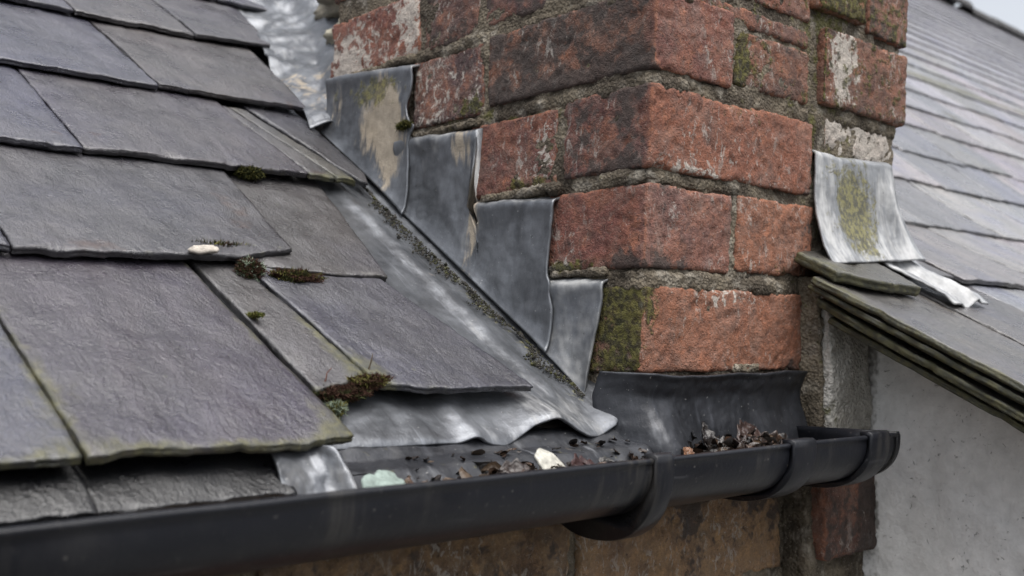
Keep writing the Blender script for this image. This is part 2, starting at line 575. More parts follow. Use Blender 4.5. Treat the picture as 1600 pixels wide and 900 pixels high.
def slate(parent, tail, head, ht, hh, fn=roof1, thick=.0058, res=.004, seed=0, tint=(.1, .097, .112), moss_e=.0, moss_t=.0,
          masks=None, side=None, edge=.0016, relief=.0007, name='slate', chipt=.0016, moss_r=None, moss_l=None):
    """one slate: tail and head are lists of (across, up-slope) points; broken laminated edges"""
    tail, head = np.array(tail, float), np.array(head, float)

    def along(pl, t):
        d = np.concatenate([[0], np.cumsum(np.linalg.norm(np.diff(pl, axis=0), axis=1))])
        d /= d[-1]
        return np.stack([np.interp(t, d, pl[:, 0]), np.interp(t, d, pl[:, 1])], -1)
    w = abs(tail[-1, 0] - tail[0, 0])
    l = abs(head[:, 1].mean() - tail[:, 1].mean())
    nu, nv = max(int(w / res), 2) + 1, max(int(l / res), 2) + 1
    u = np.linspace(0, 1, nu)
    u = u + .06 * np.sin(2 * math.pi * u) * -.8
    v = np.linspace(0, 1, nv) ** 1.35
    T, H = along(tail, u), along(head, u)
    P = T[:, None, :] * (1 - v)[None, :, None] + H[:, None, :] * v[None, :, None]
    U, Vv = np.meshgrid(u, v, indexing='ij')
    dl, dr, dt = U * w, (1 - U) * w, Vv * l
    P3 = np.concatenate([P, np.zeros(P.shape[:2] + (1,))], -1)
    k = lambda d, r=.007: np.exp(-d / r)
    e1 = fbm(P3, 60, 4, seed, .65)
    e2 = fbm(P3, 75, 4, seed + 11, .7)
    bite = sstep(.42, .62, fbm(P3, 34, 3, seed + 21))
    P = P.copy()
    P[..., 0] += edge * .7 * e1 * (k(dl) + k(dr)) + (k(dl) - k(dr)) * chipt * .6 * bite
    P[..., 1] += k(dt, .005) * (edge * .9 * e2 + chipt * .8 * bite)
    h = ht + (hh - ht) * Vv
    riv = fbm(P3 * np.array([1, .4, 1]), 26, 4, seed + 31, .55)
    terr = fbm(P3, 16, 3, seed + 41)
    steps = (np.floor(terr * 3.2) + sstep(.0, .22, terr * 3.2 - np.floor(terr * 3.2))) / 3.2
    h = h + relief * riv + relief * 1.3 * steps * (1 - .8 * k(dt, .01))
    h = h - .0016 * sstep(.1, .6, fbm(P3, 42, 3, seed + 51)) * k(dt, .005) - .0004 * k(dt, .0015) - .0012 * (k(dl, .004) + k(dr, .004)) * np.clip(e1 + .4, 0, 1)
    top = fn(P[..., 0], P[..., 1], h)
    n = nu * nv
    loop = np.array([i * nv for i in range(nu)] + [(nu - 1) * nv + j for j in range(1, nv)] + [i * nv + nv - 1 for i in range(nu - 2, -1, -1)] + [j for j in range(nv - 2, 0, -1)])
    nl = len(loop)
    PL = P.reshape(-1, 2)[loop]
    hL = h.reshape(-1)[loop]
    # outward direction in the plane of the slate
    tg = np.roll(PL, -1, 0) - np.roll(PL, 1, 0)
    on = np.stack([tg[:, 1], -tg[:, 0]], -1)
    on /= np.maximum(np.linalg.norm(on, axis=1), 1e-9)[:, None]
    rows = [loop]
    verts = [top.reshape(-1, 3)]
    base = n
    KL = 5
    for q in range(1, KL + 1):
        t = q / KL
        L3 = np.concatenate([PL, np.full((nl, 1), q * .7)], -1)
        o = .0011 * fbm(L3 * np.array([1, 1, 14]), np.array([36, 36, 1]), 3, seed + 61) - .001 * (q == KL) + .0004 * ((q * 7 + seed) % 3)
        Q = PL + on * o[:, None]
        verts.append(fn(Q[:, 0], Q[:, 1], hL - thick * t))
        rows.append(np.arange(base, base + nl))
        base += nl
    Fs = [grid_faces(nu, nv)]
    for a, b in zip(rows[:-1], rows[1:]):
        Fs.append(np.stack([a, b, np.roll(b, -1), np.roll(a, -1)], 1))
    faces = np.vstack(Fs).tolist() + [rows[-1][::-1].tolist()]
    V = np.vstack(verts)
    mr = moss_e if moss_r is None else moss_r
    ml = moss_e if moss_l is None else moss_l
    mo = np.clip(ml * k(dl, .012) + mr * k(dr, .013) + moss_t * 1.15 * k(dt, .010), 0, 1.1) * .95
    pa = np.zeros_like(mo)
    ru = np.zeros_like(mo)
    for kind, (cx, cs), rad, amt in (masks or []):
        b = amt * np.exp(-((P[..., 0] - cx) / rad[0]) ** 2 - ((P[..., 1] - cs) / rad[1]) ** 2)
        if kind == 'moss':
            mo = np.clip(mo + b, 0, 1)
        elif kind == 'pale':
            pa = np.clip(pa + b, 0, 1)
        else:
            ru = np.clip(ru + b, 0, 1)
    ext = lambda a: np.concatenate([a.reshape(-1)] + [a.reshape(-1)[loop]] * KL)
    mo_all = ext(mo)
    if side is not None:
        mo_all[n:] = side
    tc = np.tile(np.array(tint, float), (len(V), 1))
    tc[n:] *= .62                                          # freshly split stone on the edge is darker
    return obj(name, V, faces, M['slate'], parent, dict(tint=tc, moss=mo_all, pale=ext(pa), soot=ext(ru)))


rng = random.Random(4)
S1 = thing('slate_roof', 'large damp grey slate roof on the left, sloping down to the black gutter', 'roof', (-.4, 0, EZ))
TH = .021
HS = -.048                                                 # the slate lies flatter than the roof: height lost per metre up the slope


def slate1(X0t, X1t, X0h, X1h, st, sh, seed, tail=None, ht=TH, **kw):
    tail = tail or [(X0t, st), (X1t, st)]
    return slate(S1, tail, [(X0h, sh), (X1h, sh)], ht, ht + HS * (sh - st), seed=seed, **kw)


BL, PU, GR = (.09, .092, .122), (.1, .092, .113), (.112, .109, .108)
# lowest course
slate1(-.70, -.437, -.71, -.444, .005, .26, 1, tint=(.1, .105, .138), moss_t=.85, moss_r=.7, masks=[('moss', (-.455, .07), (.025, .08), .28)])
slate1(-.434, -.272, -.441, -.288, .005, .26, 2, tail=[(-.434, .004), (-.39, .008), (-.33, .003), (-.272, .007)], tint=(.088, .08, .1), moss_t=1.0, moss_r=.8, moss_l=.8,
       masks=[('moss', (-.425, .06), (.018, .06), .34), ('moss', (-.285, .03), (.015, .05), .25), ('pale', (-.36, .15), (.06, .05), .22)])
slate1(-.268, -.221, -.281, -.243, .064, .26, 3, tail=[(-.268, .06), (-.245, .066), (-.221, .071)], tint=GR, moss_r=.66, moss_l=.5, moss_t=.45, ht=.018,
       masks=[('moss', (-.228, .12), (.014, .09), .55)])
slate1(-.2205, -.084, -.240, -.128, .054, .26, 4, tail=[(-.2205, .066), (-.205, .058), (-.166, .052), (-.12, .054), (-.084, .052)], tint=(.112, .115, .134), moss_t=.4, moss_l=.6,
       masks=[('pale', (-.13, .12), (.05, .06), .34), ('moss', (-.215, .08), (.02, .03), .5)])
# second course
slate1(-.66, -.4135, -.655, -.411, .224, .46, 5, tint=BL, moss_t=.3)
slate1(-.411, -.192, -.409, -.176, .222, .46, 6, tail=[(-.411, .224), (-.36, .2235), (-.30, .226), (-.235, .232), (-.192, .247)], tint=(.09, .09, .1), moss_t=.4, moss_r=.3,
       masks=[('rust', (-.36, .23), (.03, .012), .7), ('rust', (-.215, .31), (.035, .05), .62), ('moss', (-.225, .27), (.03, .04), .35), ('pale', (-.18, .37), (.012, .035), .5)], chipt=.006)
slate1(-.245, -.1135, -.182, -.062, .218, .46, 7, tail=[(-.245, .232), (-.205, .222), (-.16, .217), (-.1135, .2195)], tint=GR, moss_t=.5, moss_e=.2, ht=.0165,
       masks=[('pale', (-.13, .222), (.02, .006), .75), ('rust', (-.19, .3), (.025, .06), .4)])
# third course
slate1(-.52, -.3105, -.52, -.3115, .398, .62, 8, tint=(.1, .103, .132), moss_t=.15, masks=[('rust', (-.32, .42), (.015, .02), .6)])
slate1(-.3075, -.0925, -.309, -.11, .402, .62, 9, tail=[(-.3075, .402), (-.24, .4035), (-.18, .402), (-.0925, .406)], tint=(.108, .102, .116), moss_t=.45, moss_l=.15,
       masks=[('rust', (-.295, .43), (.02, .03), .6), ('pale', (-.105, .53), (.014, .03), .55)])
slate1(-.0905, -.062, -.108, -.1, .405, .575, 10, tint=GR, moss_t=.8, moss_e=.35, masks=[('rust', (-.08, .41), (.02, .012), .8)], chipt=.002)
slate1(-.0605, -.0385, -.098, -.08, .404, .575, 11, tint=(.14, .138, .12), moss_t=.7, moss_e=.5, chipt=.002)
slate1(-.036, -.012, -.078, .0, .432, .62, 12, tail=[(-.036, .434), (-.024, .402), (-.012, .43)], tint=(.085, .083, .09), moss_e=.1, ht=.018)
# fourth course
slate1(-.40, -.1755, -.40, -.1785, .582, .83, 13, tint=(.105, .109, .145), moss_t=.1)
slate1(-.1725, .006, -.1745, .04, .586, .83, 14, tail=[(-.1725, .585), (-.09, .588), (.006, .592)], tint=(.122, .114, .116), moss_t=.12,
       masks=[('rust', (-.02, .6), (.02, .02), .5), ('moss', (-.08, .68), (.03, .08), .22)])
# fifth course
slate1(-.42, -.197, -.42, -.2, .784, 1.03, 15, tint=(.115, .118, .15))
slate1(-.194, -.05, -.196, -.052, .786, 1.03, 16, tail=[(-.194, .783), (-.05, .791)], tint=(.115, .11, .115), masks=[('rust', (-.13, .85), (.05, .07), .4)])
slate1(-.047, .066, -.05, .11, .796, 1.03, 17, tail=[(-.047, .791), (.066, .812)], tint=(.105, .102, .115))
# sixth and seventh courses, left-hand slates outside the picture
for r, st in ((6, .99), (7, 1.19), (8, 1.39)):
    x = -1.0 + .07 * (r % 2)
    k = 0
    while x < .25:
        w = rng.uniform(.19, .24)
        slate1(x, x + w - .003, x, x + w - .003, st, st + .24, 100 + r * 10 + k, tint=tuple(np.array(BL) * rng.uniform(.9, 1.15)), res=.012)
        x += w
        k += 1
for r, (st, xe) in enumerate(((.005, -.704), (.224, -.664), (.4, -.524), (.582, -.404), (.784, -.424))):
    x = xe
    for k in range(3):
        w = rng.uniform(.2, .25)
        slate1(x - w, x - .002, x - w, x - .002, st, st + .25, 200 + r * 7 + k, tint=tuple(np.array(BL) * rng.uniform(.9, 1.15)), res=.012, moss_t=.5 if r == 0 else .1)
        x -= w
dk = np.array([roof1(x, s, h) for h in (-.004, -.02) for x, s in ((-1.6, .03), (-.006, .03), (-.006, 1.7), (-1.6, 1.7))])
obj('roof_board', dk, [[0, 1, 2, 3], [4, 7, 6, 5], [0, 4, 5, 1], [1, 5, 6, 2], [2, 6, 7, 3], [3, 7, 4, 0]], M['deck'], S1, smooth=False)
dk = np.array([roof1(x, s, h) for h in (-.0045, -.0205) for x, s in ((-.004, .56), (1.2, .56), (1.2, 1.7), (-.004, 1.7))])
obj('roof_board', dk, [[0, 1, 2, 3], [4, 7, 6, 5], [0, 4, 5, 1], [1, 5, 6, 2], [2, 6, 7, 3], [3, 7, 4, 0]], M['deck'], S1, smooth=False)

# the slates of the doubled eaves course, hanging into the gutter under the lowest tails
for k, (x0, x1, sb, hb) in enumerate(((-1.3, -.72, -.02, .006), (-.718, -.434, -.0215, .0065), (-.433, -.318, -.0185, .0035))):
    slate(S1, [(x0, sb), (x1, sb + .001)], [(x0, .12), (x1, .12)], hb, hb - .002, seed=300 + k, tint=(.014, .015, .017), res=.004, name='eaves_slate', moss_t=.1, thick=.0055)  # near-black tint: wet slate plus painted shade from the tails above

# ------------------------------------------------------------------ chimney
Z0 = -.017
LEAN = np.array([.070, -.018])


def lean(V):
    V = np.array(V, float)
    d = (V[..., 2] - Z0)
    V[..., 0] += LEAN[0] * d
    V[..., 1] += LEAN[1] * d + .085 * d * np.clip(V[..., 1] / .13, 0, 1)      # the left side grows longer towards the top
    return V


CH = thing('chimney_stack', 'weathered red brick chimney stack rising through the slate roofs', 'chimney', (.2, .22, -.1))
RED, ORG, PUR, BRN, PNK = (.195, .078, .053), (.28, .115, .065), (.09, .052, .054), (.115, .06, .045), (.19, .095, .08)


def brick(x, y, z, tint, seed, L=(0, 0, 0), Fr=(0, 0, 0), res=.003, extra=None, rough=1.0, parent=None, do_lean=True, name='brick', left_tint=None, chip=.007):
    """L and Fr: (soot, pale, moss) on the face towards the left roof and on the front; left soot includes painted side shade"""
    gx, gy, gz = (.0016 if x[0] > .01 else 0), (.0022 if y[0] > .03 else 0), .0014
    V, Q, N = rough_box((x[0] - gx, y[0] - gy, z[0] - gz), (x[1] + .0016, y[1] + (.0022 if do_lean else 0), z[1] + gz), res, .0018, .0024, .0011 * rough, .0009 * rough, chip, seed)
    wl = sstep(.3, .8, -N[:, 0])
    wf = sstep(.3, .8, -N[:, 1])
    wt = 1 - np.clip(wl + wf, 0, 1)
    fade = .3 + .7 * sstep(-.004, .012, V[:, 1] - y[0] + .012 * fbm(V, 60, 3, seed + 70)) if y[0] < .02 else 1.0  # left-face soot and tint also paint in that side's weaker light
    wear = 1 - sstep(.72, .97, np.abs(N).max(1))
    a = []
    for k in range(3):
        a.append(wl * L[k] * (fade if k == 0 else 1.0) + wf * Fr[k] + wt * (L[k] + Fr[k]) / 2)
    for kind, c, r, amt in (extra or []):
        i = dict(soot=0, pale=1, moss=2)[kind]
        a[i] = np.clip(a[i] + amt * blob(V, c, r), 0, 1.1)
    # grime gathers along the arrises of the brick
    lo, hi = np.array([x[0], y[0], z[0]]), np.array([x[1], y[1], z[1]])
    dz = np.minimum(V[:, 2] - lo[2], hi[2] - V[:, 2])
    a[0] = np.clip(a[0] + .22 * np.exp(-np.maximum(dz, 0) / .006), 0, 1.1)
    tc = np.tile(np.array(tint, float), (len(V), 1))
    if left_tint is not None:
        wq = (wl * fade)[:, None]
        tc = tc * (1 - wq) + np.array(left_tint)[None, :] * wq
    return obj(name, lean(V) if do_lean else V, Q, M['sandstone' if name == 'stone' else 'brick'], parent or CH, dict(tint=tc, wear=wear, soot=a[0], pale=a[1], moss=a[2]))


# first course above the apron
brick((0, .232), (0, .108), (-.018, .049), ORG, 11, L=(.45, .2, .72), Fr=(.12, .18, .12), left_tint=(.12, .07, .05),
      extra=[('moss', (0, 0, .045), (.03, .06, .02), .45), ('pale', (.1, 0, .045), (.06, .05, .012), .35), ('moss', (.01, 0, .02), (.012, .02, .03), .5), ('soot', (.225, 0, 0), (.015, .05, .03), .4)])
brick((.002, .1), (.12, .225), (-.018, .049), RED, 12, L=(.3, .1, .3), res=.006)
brick((.002, .1), (.237, .33), (-.018, .049), RED, 13, L=(.3, .1, .3), res=.006)
# second course
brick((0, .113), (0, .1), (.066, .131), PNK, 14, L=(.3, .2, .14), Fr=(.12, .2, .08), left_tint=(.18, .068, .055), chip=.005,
      extra=[('soot', (.02, -.0, .07), (.05, .06, .012), .4), ('moss', (0, .08, .07), (.03, .03, .012), .6), ('pale', (.0, .09, .068), (.02, .02, .008), .6), ('soot', (.02, 0, .1), (.012, .02, .05), .3)])
brick((.126, .243), (0, .105), (.068, .133), ORG, 15, Fr=(.16, .12, .14), L=(.3, .2, .1), extra=[('soot', (.235, 0, .1), (.02, .04, .04), .35), ('moss', (.2, 0, .07), (.04, .03, .01), .4)])
brick((.003, .1), (.112, .215), (.066, .131), RED, 16, L=(.3, .2, .2), res=.005)
brick((.003, .1), (.227, .33), (.066, .131), RED, 17, L=(.3, .2, .2), res=.006)
# third course
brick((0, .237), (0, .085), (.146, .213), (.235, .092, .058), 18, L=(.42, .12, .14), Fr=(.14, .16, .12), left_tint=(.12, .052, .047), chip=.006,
      extra=[('moss', (.12, 0, .205), (.06, .04, .015), .4), ('soot', (.235, 0, .17), (.012, .03, .04), .4), ('soot', (0, .02, .18), (.02, .02, .06), .35), ('pale', (.06, 0, .148), (.05, .03, .006), .5)])
brick((.001, .11), (.096, .2), (.141, .208), (.15, .062, .053), 19, L=(.28, .22, .16), extra=[('pale', (0, .105, .18), (.01, .01, .04), .4), ('moss', (0, .12, .145), (.02, .05, .01), .6)])
brick((.002, .11), (.213, .33), (.14, .207), PUR, 20, L=(.3, .2, .2), res=.006)
brick((.002, .11), (.342, .44), (.14, .207), PUR, 21, L=(.3, .2, .2), res=.006)
# fourth course
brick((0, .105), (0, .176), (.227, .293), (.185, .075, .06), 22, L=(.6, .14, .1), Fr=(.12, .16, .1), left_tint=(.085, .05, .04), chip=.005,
      extra=[('soot', (0, .08, .23), (.02, .1, .012), .3)])
brick((.115, .229), (.002, .1), (.232, .28), BRN, 23, Fr=(.3, .12, .42), L=(.3, .1, .3), extra=[('moss', (.12, 0, .26), (.012, .03, .04), .7)])
brick((.045, .229), (.003, .1), (.2865, .3005), (.15, .07, .053), 24, Fr=(.34, .12, .42), rough=.8, chip=.003)
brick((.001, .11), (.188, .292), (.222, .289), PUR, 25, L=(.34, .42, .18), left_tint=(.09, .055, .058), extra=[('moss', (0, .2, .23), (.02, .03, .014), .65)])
brick((.002, .11), (.303, .44), (.222, .289), PUR, 26, L=(.3, .3, .2), res=.006)
# fifth course
brick((.001, .11), (0, .085), (.312, .378), RED, 27, L=(.5, .1, .15), Fr=(.3, .1, .3))
brick((.002, .11), (.097, .183), (.306, .372), PUR, 28, L=(.55, .2, .2))
brick((.002, .11), (.195, .276), (.301, .368), (.1, .055, .05), 29, L=(.45, .3, .16))
brick((.0, .11), (.287, .442), (.297, .364), (.18, .068, .056), 30, L=(.16, .42, .12), extra=[('pale', (0, .41, .31), (.02, .03, .03), .5), ('pale', (0, .3, .34), (.02, .02, .04), .4)])
brick((.122, .229), (.002, .1), (.312, .378), RED, 31, Fr=(.35, .1, .5))
# higher courses, just above the picture
for r, z in ((6, .392), (7, .472)):
    o_ = .05 * (r % 2)
    for k, (a, b) in enumerate(((0, .165 + o_), (.176 + o_, .30 + o_), (.312 + o_, .442))):
        brick((.002, .108), (a + .001, b), (z, z + .066), RED if k % 2 else BRN, 40 + r * 5 + k, L=(.4, .2, .15), Fr=(.3, .1, .2), res=.006)
    for k, (a, b) in enumerate(((.12, .23), (.242, .41))):
        brick((a, b), (.002, .1), (z, z + .066), RED, 60 + r * 5 + k, Fr=(.35, .15, .35), res=.006)
# the right-hand part of the stack, over the neighbouring roof
brick((.251, .41), (-.004, .1), (.236, .309), (.14, .07, .05), 32, Fr=(.3, .3, .5), L=(.4, .2, .4), extra=[('pale', (.285, 0, .285), (.025, .05, .03), .5), ('pale', (.28, 0, .25), (.015, .05, .02), .4)], chip=.005)
brick((.268, .401), (.003, .1), (.19, .222), (.24, .17, .14), 33, Fr=(.15, .85, .3), rough=1.6)
brick((.255, .40), (.006, .1), (.105, .18), RED, 34, Fr=(.3, .3, .3), res=.006)
brick((.335, .412), (-.002, .1), (.322, .386), (.18, .085, .06), 35, Fr=(.5, .12, .6))
brick((.236, .322), (-.006, .1), (.328, .386), (.2, .1, .05), 36, Fr=(.25, .2, .85))

V, Q, N = rough_box((.0035, .0035, -.11), (.402, .438, .535), .0042, .003, .002, .0011, .0032, .003, 77)
mo = .22 + .35 * blob(V, (.25, 0, .3), (.1, .1, .2)) + .3 * blob(V, (0, .2, .2), (.1, .2, .05)) + .35 * blob(V, (0, 0, .055), (.06, .08, .012))
obj('mortar', lean(V), Q, M['mortar'], CH, dict(moss=mo))


def mortar_lump(lo, hi, seed, moss=.2, res=.003, big=.004):
    V, Q, N = rough_box(lo, hi, res, .005, .004, .0016, big, .004, seed)
    obj('mortar', lean(V), Q, M['mortar'], CH, dict(moss=np.full(len(V), moss)))


mortar_lump((-.001, .0005, .046), (.236, .06, .0645), 81, .26)           # the thick bed over the lowest brick
mortar_lump((-.001, .001, .131), (.128, .05, .1455), 82, .3)
mortar_lump((.002, .0025, .210), (.235, .05, .2285), 83, .22)
mortar_lump((.0025, .0, .208), (.05, .30, .2235), 84, .3)
mortar_lump((.0022, .0, .288), (.05, .44, .303), 85, .3)
mortar_lump((.11, .003, .068), (.128, .05, .13), 86, .15)
mortar_lump((.232, .006, .1), (.256, .06, .32), 87, .2)
mortar_lump((.002, .176, .22), (.05, .19, .30), 88, .25)
mortar_lump((.0022, .084, .14), (.05, .097, .21), 89, .2)
mortar_lump((.27, .002, .219), (.405, .06, .239), 90, .4)
mortar_lump((.235, .004, .302), (.41, .06, .326), 91, .5)
mortar_lump((.125, -.003, -.021), (.165, .03, -.0125), 92, .1, .002, .002)

mortar_lump((-.0045, .19, .2085), (.02, .288, .2165), 93, .35, .0025, .003)   # pointing over the tucked-in tops of the lead steps
mortar_lump((-.0045, .088, .1345), (.02, .186, .1425), 94, .3, .0025, .003)
mortar_lump((-.004, .036, .0595), (.02, .098, .0665), 95, .4, .0025, .003)
mortar_lump((-.004, .29, .2935), (.02, .435, .301), 96, .35, .0025, .003)

# ------------------------------------------------------------------ lead flashings on the left side of the chimney
def roofline(Y):
    return EZ + .66 * Y


def step_flash(name, label, Y0, Y1, top, lift, seed, flare=.006, side_curl=.004, off=.0055, attrs=None, warp=None, warp2=None, parent=None):
    Ys = np.arange(Y0, Y1, .0022)
    nv = 64
    v = np.linspace(0, 1, nv)
    zt = top(Ys)
    zb = roofline(Ys * 1.035) + lift
    Zz = zt[:, None] * (1 - v)[None] + zb[:, None] * v[None]
    Yy = np.repeat(Ys[:, None], nv, 1)
    dt = zt[:, None] - Zz
    db = Zz - zb[:, None]
    de = (Yy - Y0)
    x = -off - .0022 * np.exp(-((dt - .009) / .008) ** 2) + (off + .006) * np.exp(-(dt / .0030) ** 2)
    x = x - flare * np.exp(-db / .010)
    x = x - side_curl * .6 * np.exp(-de / .016) * sstep(.0, .03, dt)
    if warp is not None:
        Yy = Yy + warp(Yy, Zz) * np.exp(-de / .014)
    if warp2 is not None:
        Yy = Yy + warp2(Yy, Zz)
    Zz = Zz + .0018 * fbm(np.stack([Yy, Zz * 0, Zz * 0], -1), 40, 2, seed) * np.exp(-dt / .02)
    P = lean(np.stack([x, Yy, Zz], -1))
    attrs = dict(attrs or {})
    pf = attrs['pale']
    attrs['pale'] = lambda Q: (pf(Q) if callable(pf) else pf) + .26 * np.exp(-((dt - .003) / .005) ** 2) + .1 * np.exp(-de / .0025)  # top fold and free edge paler: a highlight painted into the lead
    o = sheet(name, P, M['lead'], parent, .0021, attrs, False, .0017, seed, 17)
    return o


A = step_flash('step_flashing', '', .283, .437, lambda y: .29 + (y - .283) * .094, .0125, 401, off=.008,
               warp=lambda y, z: -.007 * np.exp(-((z - .221) / .0045) ** 2) + .004 * sstep(.222, .2, z) + .008 * np.exp(-((z - .243) / .014) ** 2),
               attrs=dict(pale=lambda P: .22 + .25 * blob(P, (0, .33, .29), (.1, .08, .02)),
                          stain=lambda P: .98 * blob(P, (0, .35, .235), (.1, .045, .05)) + .6 * blob(P, (0, .335, .19), (.1, .02, .06)) + .55 * blob(P, (0, .44, .27), (.1, .02, .05)),
                          moss=lambda P: .95 * blob(P, (0, .365, .268), (.1, .05, .02)) + .4 * blob(P, (0, .44, .28), (.1, .02, .02)), dark=.14))
tag(A, 'uppermost lead step flashing with mossy ochre run stains', 'flashing', 'lead step flashings up the chimney side')


def bc_top(y):
    return np.where(y > .1855, .207 + (y - .178) * .06, .133 + (y - .088) * .055)


Bf = step_flash('step_flashing', '', .089, .312, bc_top, .0095, 402, off=.006,
                warp=lambda y, z: .006 * sstep(.13, .07, z) * sstep(.03, .062, z) - .003 * np.exp(-((z - .055) / .006) ** 2),
                warp2=lambda y, z: .011 * sstep(.205, .14, z) * sstep(.11, .135, z) * np.exp(-((y - .186) / .02) ** 2),
                attrs=dict(pale=lambda P: .3 + .4 * blob(P, (0, .25, .2), (.1, .04, .025)) + .3 * blob(P, (0, .205, .11), (.1, .018, .06)) + .3 * blob(P, (0, .13, .135), (.1, .05, .006)),
                           stain=lambda P: .8 * blob(P, (0, .225, .19), (.1, .025, .03)) + .7 * blob(P, (0, .2, .12), (.1, .014, .06)), moss=.06,
                           dark=lambda P: .12 + .2 * blob(P, (0, .14, .06), (.1, .06, .06))))
tag(Bf, 'broad blue-grey lead step flashing covering the two middle steps', 'flashing', 'lead step flashings up the chimney side')
D = step_flash('step_flashing', '', .036, .104, lambda y: .0595 + (y - .036) * .02, .0065, 403, off=.0045, side_curl=.003,
               warp=lambda y, z: .012 * sstep(.05, -.03, z),
               attrs=dict(pale=.66, stain=.12, moss=.04, dark=.02))
tag(D, 'lowest and smallest pale lead step flashing by the mossy corner brick', 'flashing', 'lead step flashings up the chimney side')

# lead soaker lying on the roof beside the chimney, wavy at its lower end
Xs = np.arange(-.285, .0125, .0026)
nv = 150
v = np.linspace(0, 1, nv) ** 1.25
s0 = np.interp(Xs, [-.285, -.255, -.18, -.132, -.098, -.065, -.045, -.012, .0125], [.020, .019, .017, .012, .022, .020, .011, .018, .036])
Sg = s0[:, None] * (1 - v)[None] + .47 * v[None]
Xg = np.repeat(Xs[:, None], nv, 1)
ds = Sg - s0[:, None]
wave = np.interp(Xs, [-.285, -.2, -.17, -.158, -.146, -.125, -.10, -.078, -.052, -.03, -.008, .0125], [0, .000, .000, .008, .000, -.003, .006, .0145, .003, -.002, .006, .019])
kk = np.ones(5) / 5
wave = np.convolve(np.pad(wave, 2, 'edge'), kk, 'valid')
hg = .003 + wave[:, None] * np.exp(-(ds / .042) ** 1.3)
hg += .0045 * np.exp(-((Xg + .048) / .010) ** 2) * sstep(.02, .06, ds)               # raised welt
hg += .003 * sstep(-.012, .006, Xg) * sstep(.05, .09, Sg)
hg -= .003 * np.exp(-ds / .004)
soak = sheet('lead_soaker', roof1(Xg, Sg, hg), M['lead'], None, .0024, dict(
    pale=lambda P: .24 + .2 * blob(P, (-.055, .1, -.02), (.03, .16, .14)) + .34 * blob(P, (-.08, .02, -.05), (.09, .03, .04)) + .08 * blob(P, (-.04, .28, .11), (.03, .12, .1)),
    stain=lambda P: .12 + .28 * blob(P, (-.05, .15, .03), (.02, .12, .1)),
    moss=lambda P: .12 + .5 * blob(P, (-.018, .15, .03), (.012, .2, .16)),
    dark=lambda P: .1 + .62 * blob(P, (-.012, .13, .01), (.016, .22, .18)) + .35 * blob(P, (-.17, .03, -.05), (.03, .03, .03))), False, .0012, 404, 26)
tag(soak, 'pale lead soaker with a wavy lower edge draped over the gutter beside the chimney', 'flashing')

# crumpled lead of the back gutter behind the chimney
u = np.linspace(0, 1, 70)
v = np.linspace(0, 1, 120)
Ug, Vg = np.meshgrid(u, v, indexing='ij')
sg = .545 + Vg * .62
xl = -.015 + (sg - .545) * .26
Xg = xl + Ug * (.05 + .055 * sstep(.1, .5, Vg))
q3 = np.stack([Xg, sg, Xg * 0], -1)
hg = .010 + .030 * Ug + .013 * fbm(q3, 12, 2, 5) + .006 * np.abs(fbm(q3, 22, 2, 8)) + .02 * sstep(.7, 1, Ug) * sstep(.05, .2, Vg)
sad = sheet('lead_saddle', roof1(Xg, sg, hg), M['lead'], None, .0022, dict(pale=.45, stain=lambda P: .25 + .35 * blob(P, (.03, .55, .3), (.04, .1, .1)), moss=.14, dark=.12), False, .0012, 405, 30)
tag(sad, 'crumpled pale lead sheet behind the chimney at the top of the slates', 'flashing')

# front apron, dark and damp
Xs = np.linspace(-.016, .226, 130)
nv = 46
v = np.linspace(0, 1, nv)
zt = np.interp(Xs, [-.068, -.05, -.03, -.007, .03, .074, .12, .16, .19, .222], [-.0145, -.0145, -.0165, -.0185, -.0215, -.0225, -.0205, -.0215, -.0195, -.0205])
zb = -.088
Zg = zt[:, None] * (1 - v)[None] + zb * v[None]
Xg = np.repeat(Xs[:, None], nv, 1)
dtp = zt[:, None] - Zg
yg = -.0075 - .0035 * np.exp(-(dtp / .004) ** 2) - .012 * sstep(.02, .075, dtp) - .0015 * np.sin(Xg * 55) * sstep(.0, .05, dtp)
yg += .004 * sstep(.006, .02, dtp) + .05 * sstep(.012, -.03, Xg) - .012 * np.exp(-((Xg - .02) / .03) ** 2) * sstep(.015, .06, dtp)
ap = sheet('lead_apron', np.stack([Xg, yg, Zg], -1), M['lead_dark'], None, .0022, dict(
    pale=lambda P: .1 + .42 * blob(P, (-.01, 0, -.065), (.06, .1, .022)) + .3 * blob(P, (.08, 0, -.045), (.03, .1, .03)) + .3 * blob(P, (.19, 0, -.05), (.03, .1, .02)),
    stain=.06, moss=lambda P: .1 + .5 * blob(P, (-.055, 0, -.02), (.02, .1, .01)), dark=lambda P: .2 + .4 * blob(P, (.1, 0, -.03), (.12, .1, .012))), True, .0016, 406, 28)
tag(ap, 'dark damp lead apron across the chimney front under the lowest brick', 'flashing')

